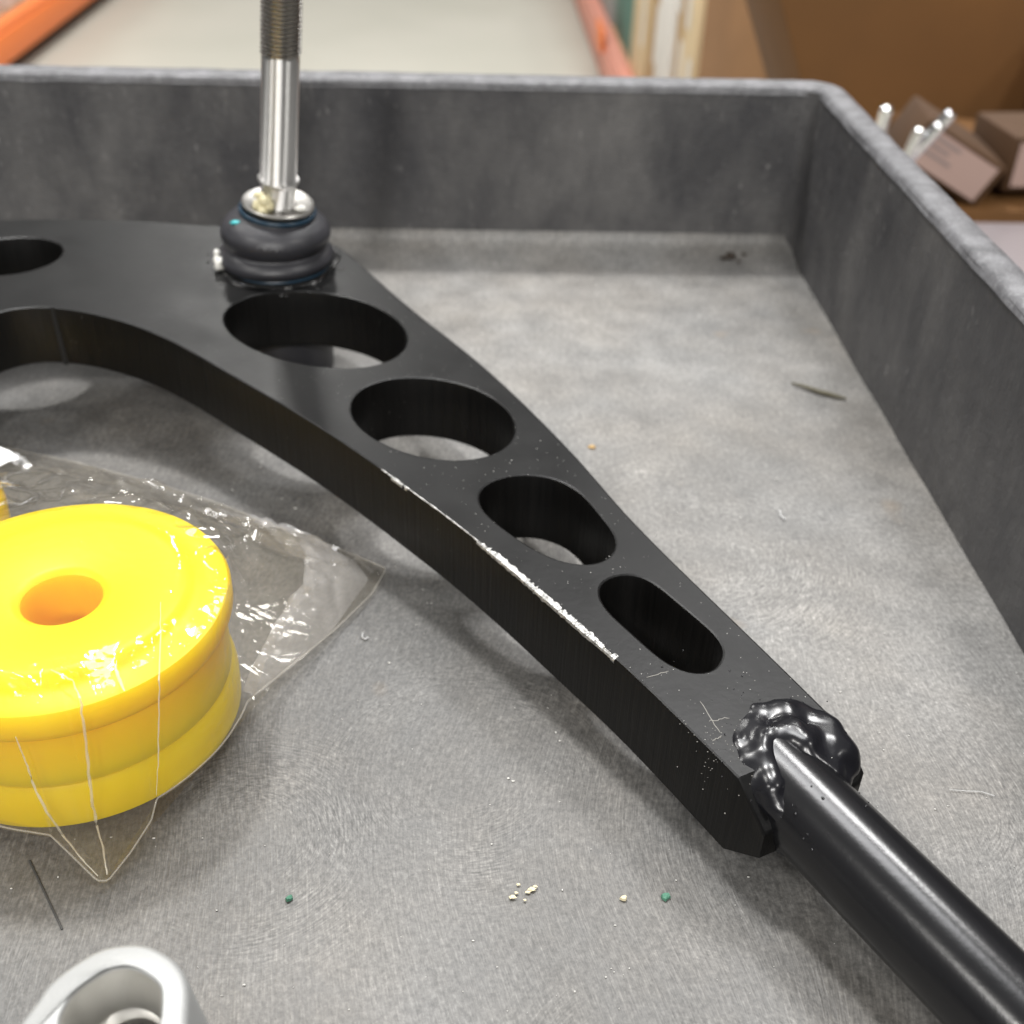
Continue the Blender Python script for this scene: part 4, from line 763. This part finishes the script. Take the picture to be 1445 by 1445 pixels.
    o = obj('plastic_bag', vs, fs, M['film'], loc=(BC.x, BC.y, .0005), sharp=24)
    rimp = [Vector(vs[i*RN+RN-1]) for i in range(N)]; v2, f2 = tube(rimp+rimp[:1], .00022, 6); obj('sealed_hem', v2, f2, M['hem'], o)
    tag(o, 'crumpled clear plastic bag wrapped round the yellow bushings on the tray floor', 'plastic bag')
bag()
BAG = bpy.data.objects['plastic_bag']
def on_film(px, py):
    # where the sight line meets the film hanging round the bushing, or lying flat in front of it
    d = R0*((px-722.5)/1600)+U0*(-(py-722.5)/1600)+F0; r = .0441
    a, b, c = d.x*d.x+d.y*d.y, 2*(d.x*-BC.x+d.y*-BC.y), BC.x**2+BC.y**2-r*r; q = b*b-4*a*c
    if q > 0:
        t = (-b-math.sqrt(q))/(2*a); z = .23+d.z*t
        if z > .0492: t = (.0502-.23)/d.z
        elif z < .009: t = (.0075-.23)/d.z
        return Vector((d.x*t, d.y*t, .23+d.z*t))
    t = (.0065-.23)/d.z; return Vector((d.x*t, d.y*t, .23+d.z*t))
def doubled(poly, zc, seed, nx=46):
    # a part of the bag end folded back on itself: crumpled second layer lying on the first
    P = [unp_(*p, .003) for p in poly]; c = sum(P, Vector())/len(P); vs, fs = [], []; na, nr = 120, 26
    def edge(th):
        d = Vector((math.cos(th), math.sin(th))); best = .001
        for i in range(len(P)):
            a, b = P[i].xy, P[(i+1) % len(P)].xy; e = b-a; den = d.x*e.y-d.y*e.x
            if abs(den) < 1e-12: continue
            q = a-c.xy; t = (q.x*e.y-q.y*e.x)/den; u = (q.x*d.y-q.y*d.x)/den
            if t > 0 and -1e-6 <= u <= 1+1e-6: best = max(best, t)
        return best
    hs = lambda a, b: (math.sin(a*127.1+b*311.7+seed*74.7)*43758.5453) % 1-.5
    def lin(x, y):
        k = (x+y)*.366025; i, j = math.floor(x+k), math.floor(y+k); u, v_ = x+k-i, y+k-j
        if u > v_: return hs(i, j)*(1-u)+hs(i+1, j)*(u-v_)+hs(i+1, j+1)*v_
        return hs(i, j)*(1-v_)+hs(i, j+1)*(v_-u)+hs(i+1, j+1)*u
    for k in range(nr+1):
        for i in range(na):
            th = 2*math.pi*i/na; t = k/nr; p = c.xy+Vector((math.cos(th), math.sin(th)))*edge(th)*max(t, .001); w_ = noise.noise(Vector((p.x*60, p.y*60, seed)))*.6
            z = .0022+zc*(1-t**2)+(1-t**3)*(.0044*lin(p.x*130+w_, p.y*130)+.0022*lin(p.x*290, p.y*290+w_)); vs.append((p.x, p.y, max(.0012, z)))
    for k in range(nr):
        for i in range(na):
            j = (i+1) % na; fs.append((k*na+i, k*na+j, (k+1)*na+j, (k+1)*na+i))
    obj('doubled_end', vs, fs, M['dense'], BAG, sharp=16)
def unp_(px, py, z):
    d = R0*((px-722.5)/1600)+U0*(-(py-722.5)/1600)+F0; t = (z-.23)/d.z; return Vector((d.x*t, d.y*t, z))
doubled([(500, 787), (520, 815), (470, 885), (410, 940), (362, 978), (340, 972), (372, 915), (392, 878), (440, 835), (452, 792), (430, 768), (462, 772)], .009, 3)
doubled([(330, 722), (400, 748), (470, 776), (500, 790), (440, 790), (380, 770), (345, 750), (250, 712)], .006, 8)
for pts, r in (([(104, 962), (113, 985), (120, 1035), (125, 1090), (130, 1130), (137, 1165), (147, 1205), (151, 1234)], .0004), ([(227, 850), (226, 900), (225, 960), (224, 1020), (223, 1080), (221, 1122)], .0002),
               ([(22, 1040), (36, 1075), (48, 1110), (66, 1145), (88, 1178), (112, 1208), (138, 1236)], .00032), ([(72, 945), (92, 955), (104, 962)], .0003), ([(160, 935), (166, 952), (176, 975)], .0004)):
    P = [on_film(*p) for p in pts]; P2 = []
    for i in range(len(P)-1):
        for k in range(5): P2.append(P[i].lerp(P[i+1], k/5)+Vector((random.gauss(0, .00008), random.gauss(0, .00008), 0)))
    P2.append(P[-1]); v, f = tube(P2, [r*(.35+.65*math.sin(math.pi*min(1, (i+.6)/len(P2))))*random.uniform(.7, 1.2) for i in range(len(P2))], 8); obj('fold', v, f, M['fold'], BAG)  # pale tubes added along the creases in place of their bright glints
# white label stuck on the far left corner of the bag
d_ = D['label']; lz = .0175
def unp(px, py, z):
    d = R0*((px-722.5)/1600)+U0*(-(py-722.5)/1600)+F0; t = (z-.23)/d.z; return Vector((d.x*t, d.y*t, z))
q = [unp(-60, 618, .0255), unp(-4, 629, .0255), unp(14, 636, .0250), unp(26, 645, .0245), unp(25, 648.5, .0245), unp(12, 651, .0255), unp(0, 657, .026), unp(-60, 676, .028)]
vs = [v_ for v_ in q]+[v_-Vector((0, 0, .0003)) for v_ in q]; n = len(q)
fs = [list(range(n))[::-1], list(range(n, 2*n))]+[(i, (i+1) % n, n+(i+1) % n, n+i) for i in range(n)]
tag(obj('paper_label', vs, fs, M['paper'], sharp=30), 'white paper label on the far left end of the clear bag', 'label')

# ================================================================ aluminium bracket in the near corner
def alu():
    ao, po = [Vector(p) for p in D['al_out']], [Vector(p) for p in D['al_pocket']]
    def resample(P, n):
        Q = []; m = len(P)
        for i in range(m):
            a, b, c, d = P[i-1], P[i], P[(i+1) % m], P[(i+2) % m]
            for k in range(8):
                t = k/8; Q.append(.5*((2*b)+(c-a)*t+(2*a-5*b+4*c-d)*t*t+(3*b-a-3*c+d)*t**3))
        L = [0]
        for i in range(len(Q)): L.append(L[-1]+(Q[(i+1) % len(Q)]-Q[i]).length)
        out = []; k = 0
        for i in range(n):
            s = L[-1]*i/n
            while L[k+1] < s: k += 1
            t = (s-L[k])/max(1e-9, L[k+1]-L[k]); out.append(Q[k].lerp(Q[(k+1) % len(Q)], t))
        return out
    n = 144; zt = .042
    hc = Vector(D['al_hole'][:2]); bc = Vector(D['al_boss'][:2]); hr, br = D['al_hole_r'], D['al_boss_r']
    O, Pk = resample(ao, n), resample(po, n)
    ar = lambda P: sum(P[i].x*P[(i+1) % len(P)].y-P[i].y*P[(i+1) % len(P)].x for i in range(len(P)))
    if ar(O) < 0: O = O[::-1]
    if ar(Pk) < 0: Pk = Pk[::-1]
    def align(P, c):
        k = min(range(len(P)), key=lambda i: abs(math.atan2((P[i]-c).y, (P[i]-c).x)+0)); return P[k:]+P[:k]
    pc = sum(Pk, Vector((0, 0)))/n; O = align(O, pc); Pk = align(Pk, pc)
    ci = lambda c, r: [c+Vector((math.cos(2*math.pi*i/n), math.sin(2*math.pi*i/n)))*r for i in range(n)]
    sh = Vector((.0028, .0012))
    rings = [([p+(p-pc).normalized()*.0022+sh for p in O], .0012), ([p+(p-pc).normalized()*.0022+sh for p in O], .002), ([p+(p-pc).normalized()*.0006 for p in O], zt-.0016), ([p+(p-pc).normalized()*.0002 for p in O], zt-.0006), (offset(O, .0008), zt),
             (offset(Pk, .0004), zt), (offset(Pk, .0008), zt-.0006), (offset(Pk, .0011), zt-.004), (offset(Pk, .0018), zt-.009), ([p.lerp(pc, .16) for p in Pk], zt-.0115), ([p.lerp(bc, .0) for p in ci(bc, br)], zt-.0125), (ci(hc, hr+.0012), zt-.0128), (ci(hc, hr), zt-.0140), (ci(hc, hr), .004)]
    vs, fs, mi = [], [], []
    for P, z in rings: vs += [(p.x, p.y, z) for p in P]
    for k in range(len(rings)-1):
        for i in range(n):
            j = (i+1) % n; fs.append((k*n+i, k*n+j, (k+1)*n+j, (k+1)*n+i)); mi.append(0 if k < 6 else 1)
    fs.append([i for i in range(n)][::-1]); mi.append(0)
    fs.append([(len(rings)-1)*n+i for i in range(n)]); mi.append(1)
    o = obj('aluminium_bracket', vs, fs, [M['alu'], M['alu2']], loc=(pc.x, pc.y, .001), sharp=38, mi=mi)
    tag(o, 'pale cast aluminium bracket with a recessed bolt eye in the near left corner', 'bracket')
alu()

# ================================================================ crumbs on the tray
def chiplet(name, key, size, mat, label, cat, h=.0008, seed=1, n=9, group=None):
    x, y = D['deb'][key]; rnd = random.Random(seed); P = []
    for i in range(n):
        a = 2*math.pi*i/n; r = size*rnd.uniform(.45, 1); P.append((x+r*math.cos(a)*1.2, y+r*math.sin(a)))
    vs = [(p[0], p[1], .0003) for p in P]+[(x+(p[0]-x)*.8, y+(p[1]-y)*.8, .0003+h*rnd.uniform(.6, 1.3)) for p in P]+[(x, y, .0003+h*1.2)]
    fs = [(i, (i+1) % n, n+(i+1) % n, n+i) for i in range(n)]+[(n+i, n+(i+1) % n, 2*n) for i in range(n)]+[list(range(n))[::-1]]
    return tag(obj(name, vs, fs, mat, loc=(x, y, 0), sharp=20), label, cat, group)
chiplet('plastic_chip', 'green1', .0012, M['green'], 'tiny green plastic chip left of centre on the near tray floor', 'chip', seed=3, n=6)
chiplet('plastic_chip', 'green2', .0012, M['green'], 'tiny green plastic chip on the tray floor below the plate tip', 'chip', seed=5, n=7)
chiplet('paper_crumb', 'tan2', .0011, M['tanchip'], 'single pale crumb between the crumb cluster and the green chip', 'crumb', seed=8, n=6)
cx, cy = D['deb']['tan']; b_ = bmesh.new()
for k, (dx, dy, r) in enumerate(((-.0025, -.0008, .0008), (-.0016, .0004, .0005), (.0022, .0014, .0009), (.0012, .0006, .0006), (-.001, .0028, .0005), (.003, .0022, .0005), (.0004, -.0016, .0004))): mergebm(b_, blob((cx+dx, cy+dy, .0006), r, k+2, 2, .6, (1, .6, .4)))
tag(bmobj('crumb_cluster', b_, M['tanchip'], None, (cx, cy, 0), 30), 'little cluster of pale yellowish crumbs on the near tray floor', 'crumbs')
sx, sy = D['deb']['sliver']
v, f = tube([(sx-.0105, sy+.0085, .0009), (sx-.006, sy+.0045, .0014), (sx, sy, .0013), (sx+.006, sy-.0035, .0012), (sx+.0095, sy-.0045, .0008)], [.0004, .0008, .0010, .0009, .0004], 10)
tag(obj('plastic_sliver', v, f, M['sliver']), 'thin dark brown sliver lying on the tray floor near the right wall', 'sliver')
x, y = D['deb']['dirt']; b_ = bmesh.new()
for k in range(9): mergebm(b_, blob((x+random.gauss(0, .0045), y+random.gauss(0, .003)-.002, .003), random.uniform(.0007, .0017), k, 2, .5, (1.3, 1, .6)))
tag(bmobj('dirt_clump', b_, M['dirt'], None, (x, y, .002), 60), 'dark clump of dirt in the far corner of the tray', 'dirt')
chiplet('ochre_crumb', 'orange', .0018, M['ochre'], 'ochre crumb on the tray floor right of the plate edge', 'crumb', .0005, 11)
def fibre(pts, r, label):
    P = [unp(a, b, .0006) for a, b in pts]; v, f = tube(P, r, 6); tag(obj('fibre', v, f, M['fibre']), label, 'fibre')
fibre([(512, 893), (511, 899), (515, 902), (520, 899)], .00022, 'curled white fibre on the tray floor beside the bag tip')
fibre([(1340, 1114), (1360, 1116), (1385, 1117), (1403, 1123)], .0001, 'thin pale fibre on the tray floor right of the rod')
fibre([(1100, 720), (1102, 728), (1108, 733)], .0003, 'short pale fibre on the bright tray floor right of the plate')
# pale dust and swarf flecks all over the tray floor
db = bmesh.new()
for k in range(900):
    x, y = random.uniform(-.26, .165), random.uniform(.06, .54)
    r = random.choice((.0001, .00013, .00016, .00018, .00024, .00034))*random.uniform(.7, 1.2); mergebm(db, blob((x, y, .00025), r, k*.7, 1, .7, (random.uniform(.5, 1.6), random.uniform(.4, 1), .5)))
tag(bmobj('dust_flecks', db, M['dust'], None, (0, .3, 0), 180), 'pale dust and swarf flecks strewn over the tray floor', None, None, 'stuff')
